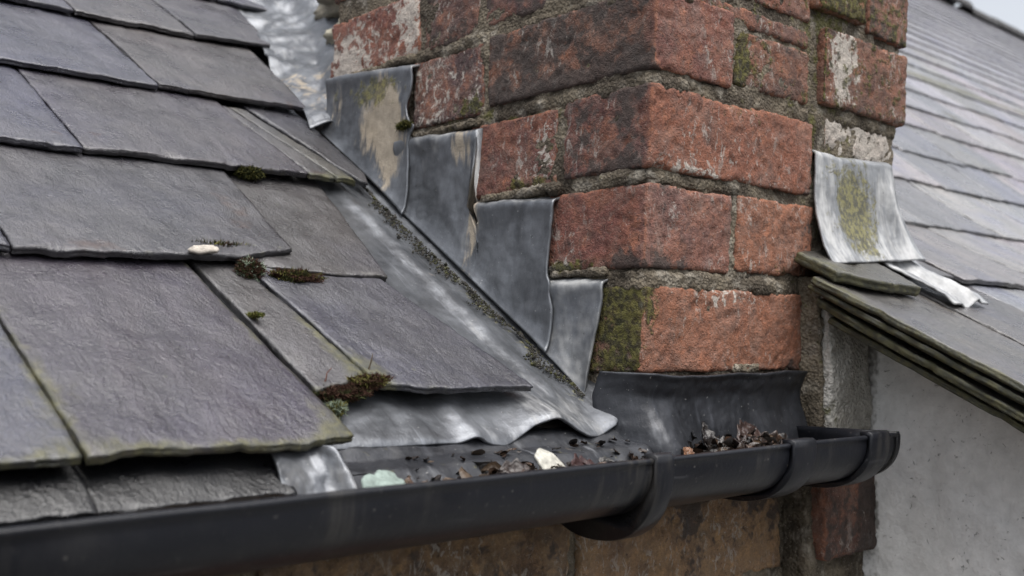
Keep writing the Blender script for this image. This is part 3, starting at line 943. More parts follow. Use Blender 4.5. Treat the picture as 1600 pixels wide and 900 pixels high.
# eaves lead between the roof edge and the gutter, grimy
Xs = np.linspace(-.285, -.0, 100)
nv = 30
v = np.linspace(0, 1, nv)
Xg = np.repeat(Xs[:, None], nv, 1)
Zg = np.repeat(np.interp(v, [0, .15, .45, .75, 1], [-.058, -.062, -.0705, -.0745, -.09])[None], 100, 0)
yg = np.repeat(np.interp(v, [0, .15, .45, .75, 1], [.034, .018, .009, -.008, -.024])[None], 100, 0) + .003 * fbm(np.stack([Xg, Zg, Zg * 0], -1), 22, 2, 3)
ev = sheet('eaves_lead', np.stack([Xg, yg, Zg], -1), M['lead_dark'], None, .002, dict(
    pale=lambda P: .2 + .55 * blob(P, (-.2, 0, -.085), (.03, .1, .014)) + .45 * blob(P, (-.06, 0, -.075), (.03, .1, .02)) + .3 * blob(P, (-.12, 0, -.07), (.02, .1, .02)), stain=lambda P: .12 + .25 * blob(P, (-.07, 0, -.075), (.03, .1, .02)), moss=.3, dark=.6), True, .0012, 407, 40)
tag(ev, 'grimy lead strip between the wavy lead edge and the gutter', 'flashing')
Xs = np.linspace(-.324, -.277, 40)
Xg = np.repeat(Xs[:, None], nv, 1)
Zg = np.repeat((-.057 - .04 * v)[None], 40, 0)
rr = (Xg + .324) / .047
yg = .004 - .026 * v[None] ** .8 - .015 * np.exp(-((rr - .74 - .15 * v[None]) / .11) ** 2) * (1 - .4 * v[None]) + .010 * sstep(.9, 1, rr) + .005 * fbm(np.stack([Xg, Zg, Zg * 0], -1), 26, 2, 6)
cl = sheet('lead_clip', np.stack([Xg, yg, Zg], -1), M['lead'], None, .002, dict(pale=lambda P: .2 + .5 * blob(P, (-.288, 0, -.075), (.012, .1, .03)), stain=.1, moss=.1, dark=lambda P: .25 + .5 * blob(P, (-.315, 0, -.08), (.014, .1, .05))), True, .0016, 408, 50)
tag(cl, 'small crumpled lead tab hanging under the corner of the lowest slate', 'flashing')

# ------------------------------------------------------------------ gutter
GU = thing('gutter', 'black plastic half-round rain gutter running along the eaves', 'gutter', (-.5, -.055, -.11))
GY, GZ, GA = -.055, -.0735, .050


def prof(a, b, ex=2.35, n=40, zoff=0.):
    t = np.linspace(0, math.pi, n)
    c, s = np.cos(t), np.sin(t)
    return np.stack([GY + a * np.sign(c) * np.abs(c) ** (2 / ex), GZ + zoff - b * np.abs(s) ** (2 / ex)], 1)      # from back (+Y) to front


def extrude(profile, xs, closed=True):
    n = len(profile)
    V = np.array([[(x, y, z) for y, z in profile] for x in xs]).reshape(-1, 3)
    Fs = []
    for i in range(len(xs) - 1):
        for j in range(n if closed else n - 1):
            a, b = i * n + j, i * n + (j + 1) % n
            Fs.append([a, b, b + n, a + n])
    if closed:
        Fs.append(list(range(n))[::-1])
        Fs.append(list(range((len(xs) - 1) * n, len(xs) * n)))
    return V, Fs


outer = prof(GA, .037)
outer[0, 1] -= .002
inner = prof(GA - .0026, .0345)[::-1]
inner[-1, 1] -= .002
rim = np.array([[GY - GA - .0012, GZ + .0008], [GY - GA - .001, GZ + .003], [GY - GA + .0012, GZ + .0040], [GY - GA + .0034, GZ + .0028], [GY - GA + .0034, GZ + .0006]])
rim2 = np.array([[GY + GA - .003, GZ - .002], [GY + GA, GZ - .002]])
profile = np.vstack([outer, rim, inner[:], rim2])
xs = np.concatenate([np.linspace(-1.5, -.56, 12), np.linspace(-.55, .2115, 90)])
V, Fs = extrude(profile, xs)
V[:, 2] += .0012 * fbm(np.stack([V[:, 0], V[:, 0] * 0, V[:, 0] * 0], -1), 5, 2, 3) - .002 * (V[:, 0] + .2) * 0
V[:, 1] += .0012 * fbm(np.stack([V[:, 0], V[:, 0] * 0, V[:, 0] * 0], -1), 4, 2, 9)
tr = obj('trough', V, Fs, M['plastic'], GU)


def bracket(x0, x1, a, b, thick, label=None, lip=.006, ex=2.3, flange=True, drop=0.):
    o_ = prof(a + thick, b + thick + drop, ex, 36)
    i_ = prof(a, b, ex, 36)[::-1]
    top = np.array([[GY - a - thick, GZ + .0045], [GY - a - thick * .4, GZ + .0065], [GY - a + lip, GZ + .0062], [GY - a + lip, GZ + .0035]])
    pr = np.vstack([o_, top, i_])
    n = len(pr)
    xs = np.array([x0, x0 + .0012, (x0 + x1) / 2, x1 - .0012, x1])
    V, Fs = extrude(pr, xs)
    V = V.reshape(5, n, 3)
    cen = np.array([GY, GZ - .01])
    for q in (0, 4):
        V[q, :, 1:] += (cen - V[q, :, 1:]) * .012
    b_ = obj('bracket', V.reshape(-1, 3), Fs, M['plastic'], GU)
    if label:
        b_['label'] = label
    if flange:                                             # raised rib along the strap
        rb = prof(a + thick + .002, b + thick + drop + .002, ex, 36)[6:]
        rb2 = prof(a + thick - .001, b + thick + drop - .001, ex, 36)[6:][::-1]
        V, Fs = extrude(np.vstack([rb, rb2]), np.array([x1 - .005, x1 - .0045, x1 - .001, x1 - .0005]))
        obj('rib', V, Fs, M['plastic'], b_)
    return b_


bracket(-.112, -.094, .0502, .0372, .0045, 'gutter bracket hanging lower than the trough', drop=.0125)
bracket(.047, .077, .0506, .0385, .0045, 'wide clip over the joint of the gutter')
bracket(.160, .190, .0506, .0385, .0042, 'wide clip near the stop end of the gutter')
end = prof(GA + .001, .0385, 2.35, 40)
V, Fs = extrude(np.vstack([end, [[GY - GA, GZ + .004]], [[GY + GA, GZ + .004]]]), np.array([.2095, .211, .2135, .2145]))
obj('stop_end', V, Fs, M['plastic'], GU)

# ------------------------------------------------------------------ walls under the eaves and beside the chimney
WL = thing('house_wall', 'old brown brick and stone house wall below the gutter', 'wall', (-.4, .1, -3.2))


def wall_block(x, z, tint, seed, name='brick', y0=.004, res=.004, **kw):
    return brick(x, (y0, y0 + .11), z, tint, seed, res=res, parent=WL, do_lean=False, name=name, **kw)


TAN = (.29, .175, .095)
wall_block((-.062, .2), (-.195, -.088), TAN, 501, 'stone', Fr=(.24, .14, .1), L=(.3, .1, .1), rough=1.5,
           extra=[('soot', (.07, 0, -.13), (.025, .2, .08), .6), ('soot', (.17, 0, -.12), (.05, .2, .05), .5)])
wall_block((-.33, -.075), (-.19, -.088), (.1, .062, .04), 502, 'stone', Fr=(.45, .12, .15), rough=1.5)
wall_block((-.62, -.345), (-.19, -.088), (.1, .062, .04), 503, 'stone', Fr=(.45, .12, .15), rough=1.5, res=.008)
wall_block((.222, .3135), (-.188, -.085), (.13, .065, .048), 504, Fr=(.5, .25, .15), rough=1.6, y0=-.03, extra=[('soot', (.3, 0, -.15), (.014, .1, .04), .7)])
k = 0
for z in (-.29, -.375, -.46):
    x = -.62 + .09 * (k % 2)
    while x < .24:
        w = rng.uniform(.2, .27)
        wall_block((x, min(x + w - .012, .308)), (z, z + .072), rng.choice([TAN, BRN, RED]), 520 + k, Fr=(.35, .2, .2), res=.009)
        x += w
        k += 1
V, Q, N = rough_box((-1.6, .0115, -3.25), (.316, .2, -.115), .02, .002, .001, .002, .003, .001, 530)
obj('mortar', V, Q, M['mortar'], WL, dict(moss=np.full(len(V), .2)), smooth=True)
V, Q, N = rough_box((-.62, .009, -.47), (.312, .06, -.1), .005, .002, .001, .002, .004, .001, 531)
obj('mortar', V, Q, M['mortar'], WL, dict(moss=np.full(len(V), .2)))
V, Q, N = rough_box((.21, -.018, -.47), (.3125, .03, -.085), .005, .002, .001, .002, .003, .001, 534)
obj('mortar', V, Q, M['mortar'], WL, dict(moss=np.full(len(V), .3)))
V, Q, N = rough_box((.238, -.028, -.078), (.3135, .06, .062), .003, .004, .004, .0013, .0025, .006, 532)
qs = obj('stone', V, Q, M['stone'], WL, dict(moss=.1 + .5 * blob(V, (.24, 0, -.07), (.02, .1, .05)) + .3 * blob(V, (.31, 0, .05), (.03, .1, .02))))
qs['label'] = 'rough grey rendered stone beside the chimney foot'
V, Q, N = rough_box((.2335, -.02, -.079), (.241, .05, .066), .004, .002, .002, .002, .003, .003, 533)
obj('mortar', V, Q, M['mortar'], WL, dict(moss=np.full(len(V), .35)))

# the neighbouring house: limewashed side wall
NW = thing('neighbour_wall', 'white limewashed side wall of the neighbouring house, cracked and flaking', 'wall', (.4, -.6, -3.2))
ys = np.concatenate([np.linspace(-1.3, -.45, 40), np.linspace(-.445, .012, 110)])
nv = 150
v = np.linspace(0, 1, nv)
zt = r2z(ys) - .022
Zg = -1.0 * (1 - v)[None] + zt[:, None] * v[None]
Yg = np.repeat(ys[:, None], nv, 1)
P = np.stack([np.full_like(Yg, .3145), Yg, Zg], -1)
P[..., 0] += .0035 * fbm(P, 9, 3, 2) + .0012 * fbm(P, 60, 3, 4)
V = P.reshape(-1, 3)
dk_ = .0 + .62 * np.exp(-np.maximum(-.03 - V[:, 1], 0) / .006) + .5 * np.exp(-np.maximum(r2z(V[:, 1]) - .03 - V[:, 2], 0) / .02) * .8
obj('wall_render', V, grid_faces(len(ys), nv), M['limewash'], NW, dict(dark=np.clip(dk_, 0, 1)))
zz = r2z(np.array([-1.3, .0])) - .03
bx = [(.325, -1.3, -3.2), (.325, .008, -3.2), (.325, .008, zz[1]), (.325, -1.3, zz[0]), (.60, -1.3, -3.2), (.60, .008, -3.2), (.60, .008, zz[1]), (.60, -1.3, zz[0])]
obj('wall_body', bx, [[0, 1, 2, 3], [7, 6, 5, 4], [0, 4, 5, 1], [1, 5, 6, 2], [2, 6, 7, 3], [3, 7, 4, 0]], M['limewash'], NW, dict(dark=np.zeros(8)), smooth=False)

# ------------------------------------------------------------------ the neighbouring roof
S2 = thing('slate_roof', 'pale grey slate roof of the neighbouring house behind and right of the chimney', 'roof', (1.0, .3, .3))
LG = (.42, .425, .44)  # lightened to put the sky's glare into the slate colour


def slate2(x0, x1, y0, y1, seed, ht=.012, hh=.004, tail=None, head=None, tint=None, **kw):
    t_ = tint or tuple(np.array(LG) * rng.uniform(.66, 1.2) * np.array([rng.uniform(.95, 1.08), 1, rng.uniform(.9, 1.05)]))
    kw.setdefault('res', .006)
    return slate(S2, tail or [(x0, y0), (x1, y0)], head or [(x0, y1), (x1, y1)], ht, hh, fn=roof2, seed=seed, tint=t_, thick=kw.pop('thick', .006), **kw)


# verge slates near the wall, in layers
VG = (.17, .165, .15)
V1 = slate2(0, 0, 0, 0, 601, .016, .014, tail=[(.216, -.044), (.25, -.058), (.325, -.066)], head=[(.214, -.004), (.345, .02)], tint=(.13, .125, .1), moss_l=1.0, side=1.6, moss_t=.5, moss_r=.4, thick=.010, res=.003,
            masks=[('moss', (.24, -.02), (.03, .03), .6)])
slate2(0, 0, 0, 0, 602, .006, .002, tail=[(.216, -.36), (.364, -.36)], head=[(.206, -.03), (.364, -.03)], tint=VG, moss_l=1.0, edge=.0045, chipt=.007, side=1.55, moss_t=.3, res=.0035, thick=.0062, masks=[('moss', (.225, -.06), (.03, .03), .5), ('pale', (.33, -.09), (.02, .04), .3)])
slate2(.367, .535, -.34, .06, 603, .0075, .003, tint=(.15, .148, .145), res=.004)
slate2(.538, .75, -.34, .06, 604, .0075, .003, res=.005)
slate2(0, 0, 0, 0, 605, -.0055, -.006, tail=[(.219, -.36), (.36, -.36)], head=[(.2085, -.028), (.36, -.02)], tint=(.1, .095, .075), moss_l=1.0, edge=.0045, chipt=.007, side=1.55, res=.0035, thick=.0052)
slate2(0, 0, 0, 0, 606, -.0175, -.016, tail=[(.214, -.36), (.36, -.36)], head=[(.2155, -.038), (.36, -.02)], tint=(.09, .085, .065), moss_l=1.0, edge=.0045, chipt=.007, side=1.55, res=.0035, thick=.0062)
slate2(0, 0, 0, 0, 607, -.028, -.027, tail=[(.226, -.36), (.36, -.36)], head=[(.222, -.05), (.36, -.03)], tint=(.09, .085, .06), moss_l=1.0, edge=.0045, chipt=.007, side=1.55, res=.0035, thick=.0052)
# lower verge and field slates, towards the eaves outside the picture
k = 0
for y0 in (-.62, -.88):
    for x in (.216, .43, .65, .87):
        slate2(x, x + .212, y0, y0 + .30, 620 + k, .012, .004, moss_l=.8 if x < .3 else .1, res=.012, tint=VG)
        k += 1
# courses in view, built one by one
tails = [-.02, .148, .292, .405, .52, .635, .75, .865, .98, 1.095]
x1st = [.516, .60, .52, .47, .42, .42, .42, .42, .42, .42]
k = 0
for r, y0 in enumerate(tails):
    y1 = (tails[r + 1] if r + 1 < len(tails) else y0 + .115) + .06
    x = x1st[r] - (0 if r == 0 else .0)
    if r > 0:
        x = .42
    first = True
    xmax = 1.3 + y0 * 2.6
    while x < xmax:
        w = rng.uniform(.20, .27) if not (first and r % 2) else rng.uniform(.09, .15)
        jy = rng.uniform(-.007, .007)
        slate2(x, x + w - .003, y0 + jy, y1, 640 + k, .0125 + rng.uniform(-.001, .0015), .005, res=.007 if r < 4 else .014, moss_t=.15,
               masks=[('moss', (x + .1, y0 + .03), (.3, .03), 1.6)] if r == 7 else ([('moss', (x + .1, y0 + .02), (.08, .03), .9)] if rng.random() < .06 else None))
        x += w
        first = False
        k += 1
slate2(.40, .513, -.015, .2, 639, .010, .005, res=.005, tint=(.14, .14, .14))

# the far courses, too small to pick apart
ridgeY = 3.0
VV, FF, TT = [], [], []


def far_slate(x0, x1, y0, y1, t):
    b = len(VV)
    for h0, h1 in ((.0125, .004), (.0055, -.003)):
        for (x, y, h) in ((x0, y0, h0), (x1, y0, h0), (x1, y1, h1), (x0, y1, h1)):
            VV.append(roof2(x, y, h + rng.uniform(-.0006, .0006)).tolist())
            TT.append(t)
    FF.extend([[b, b + 1, b + 2, b + 3], [b, b + 4, b + 5, b + 1], [b + 1, b + 5, b + 6, b + 2], [b + 3, b + 7, b + 4, b], [b + 2, b + 6, b + 7, b + 3]])


r = 0
y = -.02
while y < ridgeY - .02:
    y0 = tails[r] if r < len(tails) else y
    y1 = tails[r + 1] if r + 1 < len(tails) else y0 + .115
    xs_ = .42 if r >= len(tails) else 1.3 + y0 * 2.6 + .28
    x = xs_ + rng.uniform(0, .1)
    while x < 12:
        w = rng.uniform(.2, .27)
        far_slate(x, x + w - .003, y0, y1 + .05, (np.array(LG) * rng.uniform(.66, 1.2)).tolist())
        x += w
    r += 1
    y = y1
TT = np.array(TT)
fs = obj('far_slates', VV, FF, M['slate'], S2, dict(tint=TT, moss=.2 * blob(np.array(VV), (3.2, 1.2, 1.0), (3, .04, .2)) + .1, pale=np.full(len(VV), .15), soot=np.full(len(VV), .05)), smooth=False)
fs['kind'] = 'stuff'
yb = np.concatenate([np.linspace(-1.2, .4, 24), [ridgeY]])
P = np.stack([roof2(np.full_like(yb, x), yb, -.012) for x in (.44, 12.5)])
P[0, yb < .12, 0] = .33
obj('roof_board', P.reshape(-1, 3), grid_faces(2, len(yb))[:, ::-1], M['deck'], S2, smooth=False)
# ridge tiles
zr = float(r2z(ridgeY)) + .02
x = .6
k = 0
while x < 12.4:
    t = np.linspace(0, math.pi, 12)
    po = np.stack([ridgeY + .10 * np.cos(t), zr - .06 + .10 * np.sin(t)], 1)
    pi_ = np.stack([ridgeY + .085 * np.cos(t), zr - .06 + .085 * np.sin(t)], 1)[::-1]
    V, Fs = extrude(np.vstack([po, pi_]), np.array([x, x + .44]))
    V[:, 2] += rng.uniform(-.012, .012) + .02 * (k % 4 == 2)
    obj('ridge_tile', V, Fs, M['ridge'], S2)
    x += .45
    k += 1

# lead apron on the right of the chimney, whitened and mossy, and the lead strip below it
u = np.linspace(0, 1, 90)
v = np.linspace(0, 1, 90)
Ug, Vg = np.meshgrid(u, v, indexing='ij')
zt, zb = .190 + .008 * Ug + .004 * sstep(.2, 0, Ug), .079 + .014 * Ug
Zg = zt * (1 - Vg) + zb * Vg
x0, x1 = .2555 - .006 * sstep(.0, .6, Vg) - .004 * sstep(.6, 1, Vg), .398 + .030 * Vg
Xg = x0 * (1 - Ug) + x1 * Ug
yg = -.003 - .004 * sstep(0, .1, Vg) - .022 * Vg ** 3.5 + .004 * np.exp(-((Ug - .5) / .2) ** 2) * Vg - .005 * np.exp(-((Ug - .17) / .07) ** 2) - .006 * np.exp(-((Ug - .88) / .06) ** 2) * sstep(.05, .4, Vg) + .004 * np.exp(-((Ug - .78) / .05) ** 2) * Vg
yg += .012 * np.exp(-(Vg / .035) ** 2)
yg -= .006 * sstep(.1, 0, Ug) * 0
wf = sheet('lead_apron', np.stack([Xg, yg, Zg], -1), M['lead_white'], None, .0022, dict(
    pale=lambda P: .5 + .5 * blob(P, (.262, 0, .13), (.016, .1, .06)) + .35 * blob(P, (.39, 0, .13), (.03, .1, .08)) + .2 * blob(P, (.33, 0, .09), (.06, .1, .012)),
    stain=.12, moss=lambda P: .1 + 1.0 * blob(P, (.318, 0, .135), (.05, .1, .06)) + .3 * blob(P, (.24, 0, .19), (.03, .1, .014)), dark=lambda P: .08 + .25 * blob(P, (.30, 0, .185), (.03, .1, .016))), True, .0008, 409, 30)
tag(wf, 'whitened mossy lead apron hanging from the right part of the chimney', 'flashing')
u = np.linspace(0, 1, 26)
v = np.linspace(0, 1, 60)
Ug, Vg = np.meshgrid(u, v, indexing='ij')
yb_ = .005 - .088 * Vg + .004 * Ug
Xg = (.352 + .012 * Vg) * (1 - Ug) + (.43 + .018 * Vg) * Ug
hh = .016 - .002 * Vg + .006 * np.exp(-((Ug - .62) / .12) ** 2) - .006 * np.exp(-((Ug - .42) / .14) ** 2) + .006 * sstep(.3, 0, Vg) - .004 * sstep(.85, 1, Vg)
ls = sheet('lead_strip', roof2(Xg, yb_, hh), M['lead_white'], None, .002, dict(pale=.75, stain=.15, moss=lambda P: .08 + .3 * blob(P, (.39, 0, .09), (.05, .03, .03)), dark=.05), True, .001, 410, 40)
tag(ls, 'short bright lead strip lying on the neighbouring slates under the white apron', 'flashing')

# ------------------------------------------------------------------ small things: stones, chips, moss, leaves, grit
def pebble(name, c, r, tint, seed, label, cat, n=18, mat='tinted', sq=1.0):
    th, ph = np.meshgrid(np.linspace(0, 2 * math.pi, n * 2, endpoint=False), np.linspace(0, math.pi, n), indexing='ij')
    d = np.stack([np.sin(ph) * np.cos(th), np.sin(ph) * np.sin(th), np.cos(ph)], -1)
    rad = 1 + .38 * fbm(d, 1.5, 3, seed) + .1 * fbm(d, 5, 3, seed + 3)
    P = d * rad[..., None] * np.array(r) + np.array(c)
    nu, nv = P.shape[:2]
    i = np.arange(nu)[:, None]
    j = np.arange(nv - 1)[None, :]
    a = (i * nv + j).ravel()
    b = (((i + 1) % nu) * nv + j).ravel()
    o = obj(name, P.reshape(-1, 3), np.stack([a, a + 1, b + 1, b], 1), M[mat], None, dict(tint=tint))
    if label:
        tag(o, label, cat)
    return o


for c, r, t, lab in (((.165, .60, .40), (.04, .05, .03), (.3, .28, .22), 'pale lichened rubble stone wedged behind the chimney'),
                     ((.19, .66, .47), (.05, .06, .03), (.22, .2, .16), 'grey-brown rubble stone above the pale one behind the chimney')):
    pebble('rubble_stone', c, r, t, int(c[0] * 1000), lab, 'stone', 28)


def flake(name, c, ax1, ax2, thick, tint, seed, label, cat, jag=.2):
    """a broken flat chip: irregular outline, real thickness"""
    n = 26
    a = np.linspace(0, 2 * math.pi, n, endpoint=False)
    r = 1 + jag * fbm(np.stack([np.cos(a), np.sin(a), a * 0], -1), 1.6, 3, seed)
    ax1, ax2, c = np.array(ax1, float), np.array(ax2, float), np.array(c, float)
    nn = np.cross(ax1, ax2)
    nn /= np.linalg.norm(nn)
    rings = []
    for f, h in ((0.02, thick * .5), (.35, thick * .75), (.7, thick * .45), (.95, thick * .3), (1.0, 0), (.93, -thick * .5), (.4, -thick * .6), (.02, -thick * .6)):
        p = c + (np.cos(a) * r * f)[:, None] * ax1 + (np.sin(a) * r * f)[:, None] * ax2
        hh = h + thick * .3 * fbm(p, 90, 2, seed + 7)
        rings.append(p + nn * hh[:, None])
    P = np.array(rings)
    m = len(rings)
    i = np.arange(m - 1)[:, None]
    j = np.arange(n)[None]
    q = np.stack([(i * n + j).ravel(), (i * n + (j + 1) % n).ravel(), ((i + 1) * n + (j + 1) % n).ravel(), ((i + 1) * n + j).ravel()], 1).tolist()
    q += [list(range(n))[::-1], list(range((m - 1) * n, m * n))]
    return tag(obj(name, P.reshape(-1, 3), q, M['tinted'], None, dict(tint=tint)), label, cat)


flake('slate_chip', (-.283, -.053, -.0785), (.016, .001, -.003), (.003, .010, .0095), .004, (.22, .27, .245), 3, 'pale green flat chip of stone lying in the gutter', 'stone chip', .28)
flake('shell_chip', (-.146, -.05, -.0765), (.0145, 0, -.005), (.003, .010, .0095), .0028, (.4, .39, .345), 8, 'whitish rounded chip leaning in the gutter among dead leaves', 'stone chip', .11)
flake('stone_chip', tuple(roof1(-.278, .228, .0245)), (.0115, .0, .001), tuple(.45 * (roof1(0, .009, 0) - roof1(0, 0, 0)) + np.array([0, 0, .001])), .003, (.4, .365, .32), 5, 'small cream chip resting on the edge of the middle slate', 'stone chip', .4)


def moss_clump(name, c, r, cols, seed, label, n=2600, ln=.0014):
    n = int(n * 2.2)
    rs = np.random.RandomState(seed)
    d = rs.normal(size=(n, 3))
    d /= np.linalg.norm(d, axis=1)[:, None]
    rad = (1 + .45 * fbm(d, 2.2, 3, seed)) * rs.uniform(.72, 1.0, n)
    b = np.array(c) + d * rad[:, None] * np.array(r)
    tip = b + (d + rs.normal(size=(n, 3)) * .8 + np.array([0, 0, .25])) * ln * rs.uniform(.5, 1.2, n)[:, None]
    sd_ = np.cross(d, rs.normal(size=(n, 3)))
    sd_ /= np.maximum(np.linalg.norm(sd_, axis=1), 1e-6)[:, None]
    w = .0005
    V = np.stack([b - sd_ * w, b + sd_ * w, tip + sd_ * w * .2], 1).reshape(-1, 3)
    Fm = np.arange(3 * n).reshape(-1, 3)
    cm = np.array(cols)
    which = np.clip(((fbm(d, 2.0, 2, seed + 9) * .9 + .5) * len(cols) + rs.normal(size=n) * .35), 0, len(cols) - .01).astype(int)
    t = np.repeat(cm[which] * rs.uniform(.6, 1.35, (n, 1)), 3, 0)
    th, ph = np.meshgrid(np.linspace(0, 2 * math.pi, 22, endpoint=False), np.linspace(0, math.pi, 12), indexing='ij')
    dd = np.stack([np.sin(ph) * np.cos(th), np.sin(ph) * np.sin(th), np.cos(ph)], -1)
    core = (np.array(c) + dd * ((1 + .45 * fbm(dd, 2.2, 3, seed)) * .86)[..., None] * np.array(r)).reshape(-1, 3)
    i = np.arange(22)[:, None]
    j = np.arange(11)[None]
    a = (i * 12 + j).ravel()
    b2 = (((i + 1) % 22) * 12 + j).ravel()
    Fc = np.stack([a, a + 1, b2 + 1, b2], 1) + len(V)
    t = np.vstack([t, np.tile(cm[0] * .6, (len(core), 1))])
    return tag(obj(name, np.vstack([V, core]), Fm.tolist() + Fc.tolist(), M['moss'], None, dict(tint=t), smooth=False), label, 'moss')


RB, YG, DG, LI = (.055, .028, .019), (.12, .112, .034), (.032, .036, .013), (.27, .32, .24)
moss_clump('moss_clump', roof1(-.240, .219, .0125), (.011, .008, .009), [DG, RB, RB, LI], 21, 'dark round moss tuft with pale lichen under the middle slate edge', 2400)
moss_clump('moss_clump', roof1(-.206, .212, .0125), (.024, .009, .006), [RB, RB, YG, DG], 22, 'longer red-brown moss tuft right of the round one', 3600)
moss_clump('moss_clump', roof1(-.252, .247, .016), (.03, .004, .0035), [YG, DG, RB], 23, 'thin strip of yellow-green moss squeezed under the middle slate edge', 1600, .002)
moss_clump('moss_clump', roof1(-.155, .402, .0145), (.012, .006, .004), [DG, YG, DG], 24, 'small green moss cushion under the third row of slates', 1500, .002)
moss_clump('moss_clump', roof1(-.248, .061, .0125), (.022, .008, .0045), [RB, RB, DG], 25, 'red-brown moss beside the lowest large slate corner', 2200)
moss_clump('moss_clump', roof1(-.221, .068, .0165), (.017, .008, .0045), [YG, RB, RB], 26, 'mixed green and brown moss between the two small lowest slates', 2000)
moss_clump('moss_clump', roof1(-.258, .047, .0105), (.006, .004, .004), [LI, YG], 27, 'tiny pale green lichen bit on the lead below the brown moss', 500, .002)
moss_clump('moss_clump', roof1(-.270, .150, .0165), (.0022, .009, .001), [(.13, .15, .04), YG], 28, 'small bright green moss streak on the joint of the lowest slates', 500, .0012)
moss_clump('moss_clump', (.006, .33 - .022, .2235), (.003, .012, .003), [YG, DG], 29, 'yellow moss on the ledge behind the top lead step', 700, .002)


def twig(pts, r, tint, label, name='twig'):
    V, Fs = [], []
    for i, p in enumerate(pts):
        rr = r * (1 - .6 * i / (len(pts) - 1))
        for k in range(6):
            V.append((p[0] + rr * math.cos(k * math.pi / 3), p[1] + rr * math.sin(k * math.pi / 3) * .7, p[2] + rr * math.sin(k * math.pi / 3) * .7))
    for i in range(len(pts) - 1):
        for k in range(6):
            a, b = i * 6 + k, i * 6 + (k + 1) % 6
            Fs.append([a, b, b + 6, a + 6])
    Fs += [[5, 4, 3, 2, 1, 0], [len(V) - 6 + k for k in range(6)]]
    tag(obj(name, V, Fs, M['tinted'], None, dict(tint=tint)), label, 'twig')


tp = lambda x, s, h: tuple(roof1(x, s, h))
twig([tp(-.219, .073, .017), tp(-.219, .077, .020), tp(-.217, .08, .025), tp(-.2165, .082, .030)], .0008, (.07, .05, .03), 'short dead stalk standing between the two small lowest slates')
twig([tp(-.262, .066, .014), tp(-.257, .069, .018), tp(-.255, .073, .021), tp(-.252, .074, .024)], .0007, (.09, .04, .03), 'thin reddish twig at the corner of the lowest large slate')

# litter in the gutter: an uneven bed with scraps of leaf
def scrap(rs, c, size, curl, flat=0.):
    n = 5
    u, v = np.meshgrid(np.linspace(-1, 1, n), np.linspace(-1, 1, n), indexing='ij')
    wid = np.sqrt(np.clip(1 - u * u * .92, 0, 1)) * rs.uniform(.4, .75)
    p = np.stack([u, v * wid, curl * (v * v) * .5 - curl * .5 * u * u + .12 * rs.normal(size=u.shape)], -1) * size
    q = rs.normal(size=(3, 3))
    q, _ = np.linalg.qr(q)
    if flat:
        q = np.array((Matrix.Rotation(rs.uniform(0, 6.3), 3, 'Z') @ Matrix.Rotation(rs.normal() * flat - .3, 3, 'X') @ Matrix.Rotation(rs.normal() * flat, 3, 'Y')).transposed())
    return (p.reshape(-1, 3) @ q) + np.array(c)


rs = np.random.RandomState(12)
VV, FF, TT = [], [], []
gf = grid_faces(5, 5)
pal = np.array([(.035, .022, .016), (.06, .035, .022), (.09, .05, .03), (.022, .017, .014), (.12, .08, .05), (.05, .04, .035)])
for k in range(1000):
    x = rs.uniform(-.27, .13)
    dens = .35 + .9 * math.exp(-((x - .07) / .045) ** 2) + .5 * math.exp(-((x + .16) / .06) ** 2)
    if rs.uniform() > dens:
        continue
    y = rs.uniform(-.085, -.008)
    hgt = -.091 + .010 * rs.uniform() + .015 * math.exp(-((x - .075) / .04) ** 2) * rs.uniform(.3, 1) + .006 * math.exp(-((x + .15) / .05) ** 2) * rs.uniform()
    b = len(VV)
    VV.extend(scrap(rs, (x, y, hgt), rs.uniform(.002, .0085), rs.uniform(-1, 1), .7).tolist())
    FF.extend((gf + b).tolist())
    t = pal[rs.randint(len(pal))] * rs.uniform(.25, .75)
    TT.extend([t.tolist()] * 25)
for k in range(60):
    x, y = rs.uniform(-.24, -.01), rs.uniform(-.03, .006)
    hgt = float(np.interp(y, [-.024, -.008, .009], [-.089, -.0735, -.0695])) + .0015
    b = len(VV)
    VV.extend(scrap(rs, (x, y, hgt), rs.uniform(.0012, .0055), rs.uniform(-.3, .3), .25).tolist())
    FF.extend((gf + b).tolist())
    TT.extend([(pal[rs.randint(len(pal))] * rs.uniform(.2, .6)).tolist()] * 25)
b = len(VV)
Xg, Yg = np.meshgrid(np.linspace(-.42, .2, 160), np.linspace(-.098, -.008, 26), indexing='ij')
q3 = np.stack([Xg, Yg, Xg * 0], -1)
Zg = -.0925 + .004 * fbm(q3, 30, 4, 5) + .010 * np.exp(-((Xg - .075) / .045) ** 2) * sstep(-.1, -.05, Yg) + .004 * sstep(-.07, -.01, Yg)
VV.extend(np.stack([Xg, Yg, Zg], -1).reshape(-1, 3).tolist())
FF.extend((grid_faces(160, 26) + b).tolist())
tb = pal[0] * 1.0 + (pal[4] - pal[0]) * np.clip(fbm(q3, 60, 4, 9) * .6 + .35, 0, 1).reshape(-1, 1)
TT.extend(tb.tolist())
lt = obj('leaf_litter', VV, FF, M['litter'], None, dict(tint=np.array(TT)))
tag(lt, 'dark rotting leaf litter and silt lying along the gutter', 'leaf litter', kind='stuff')


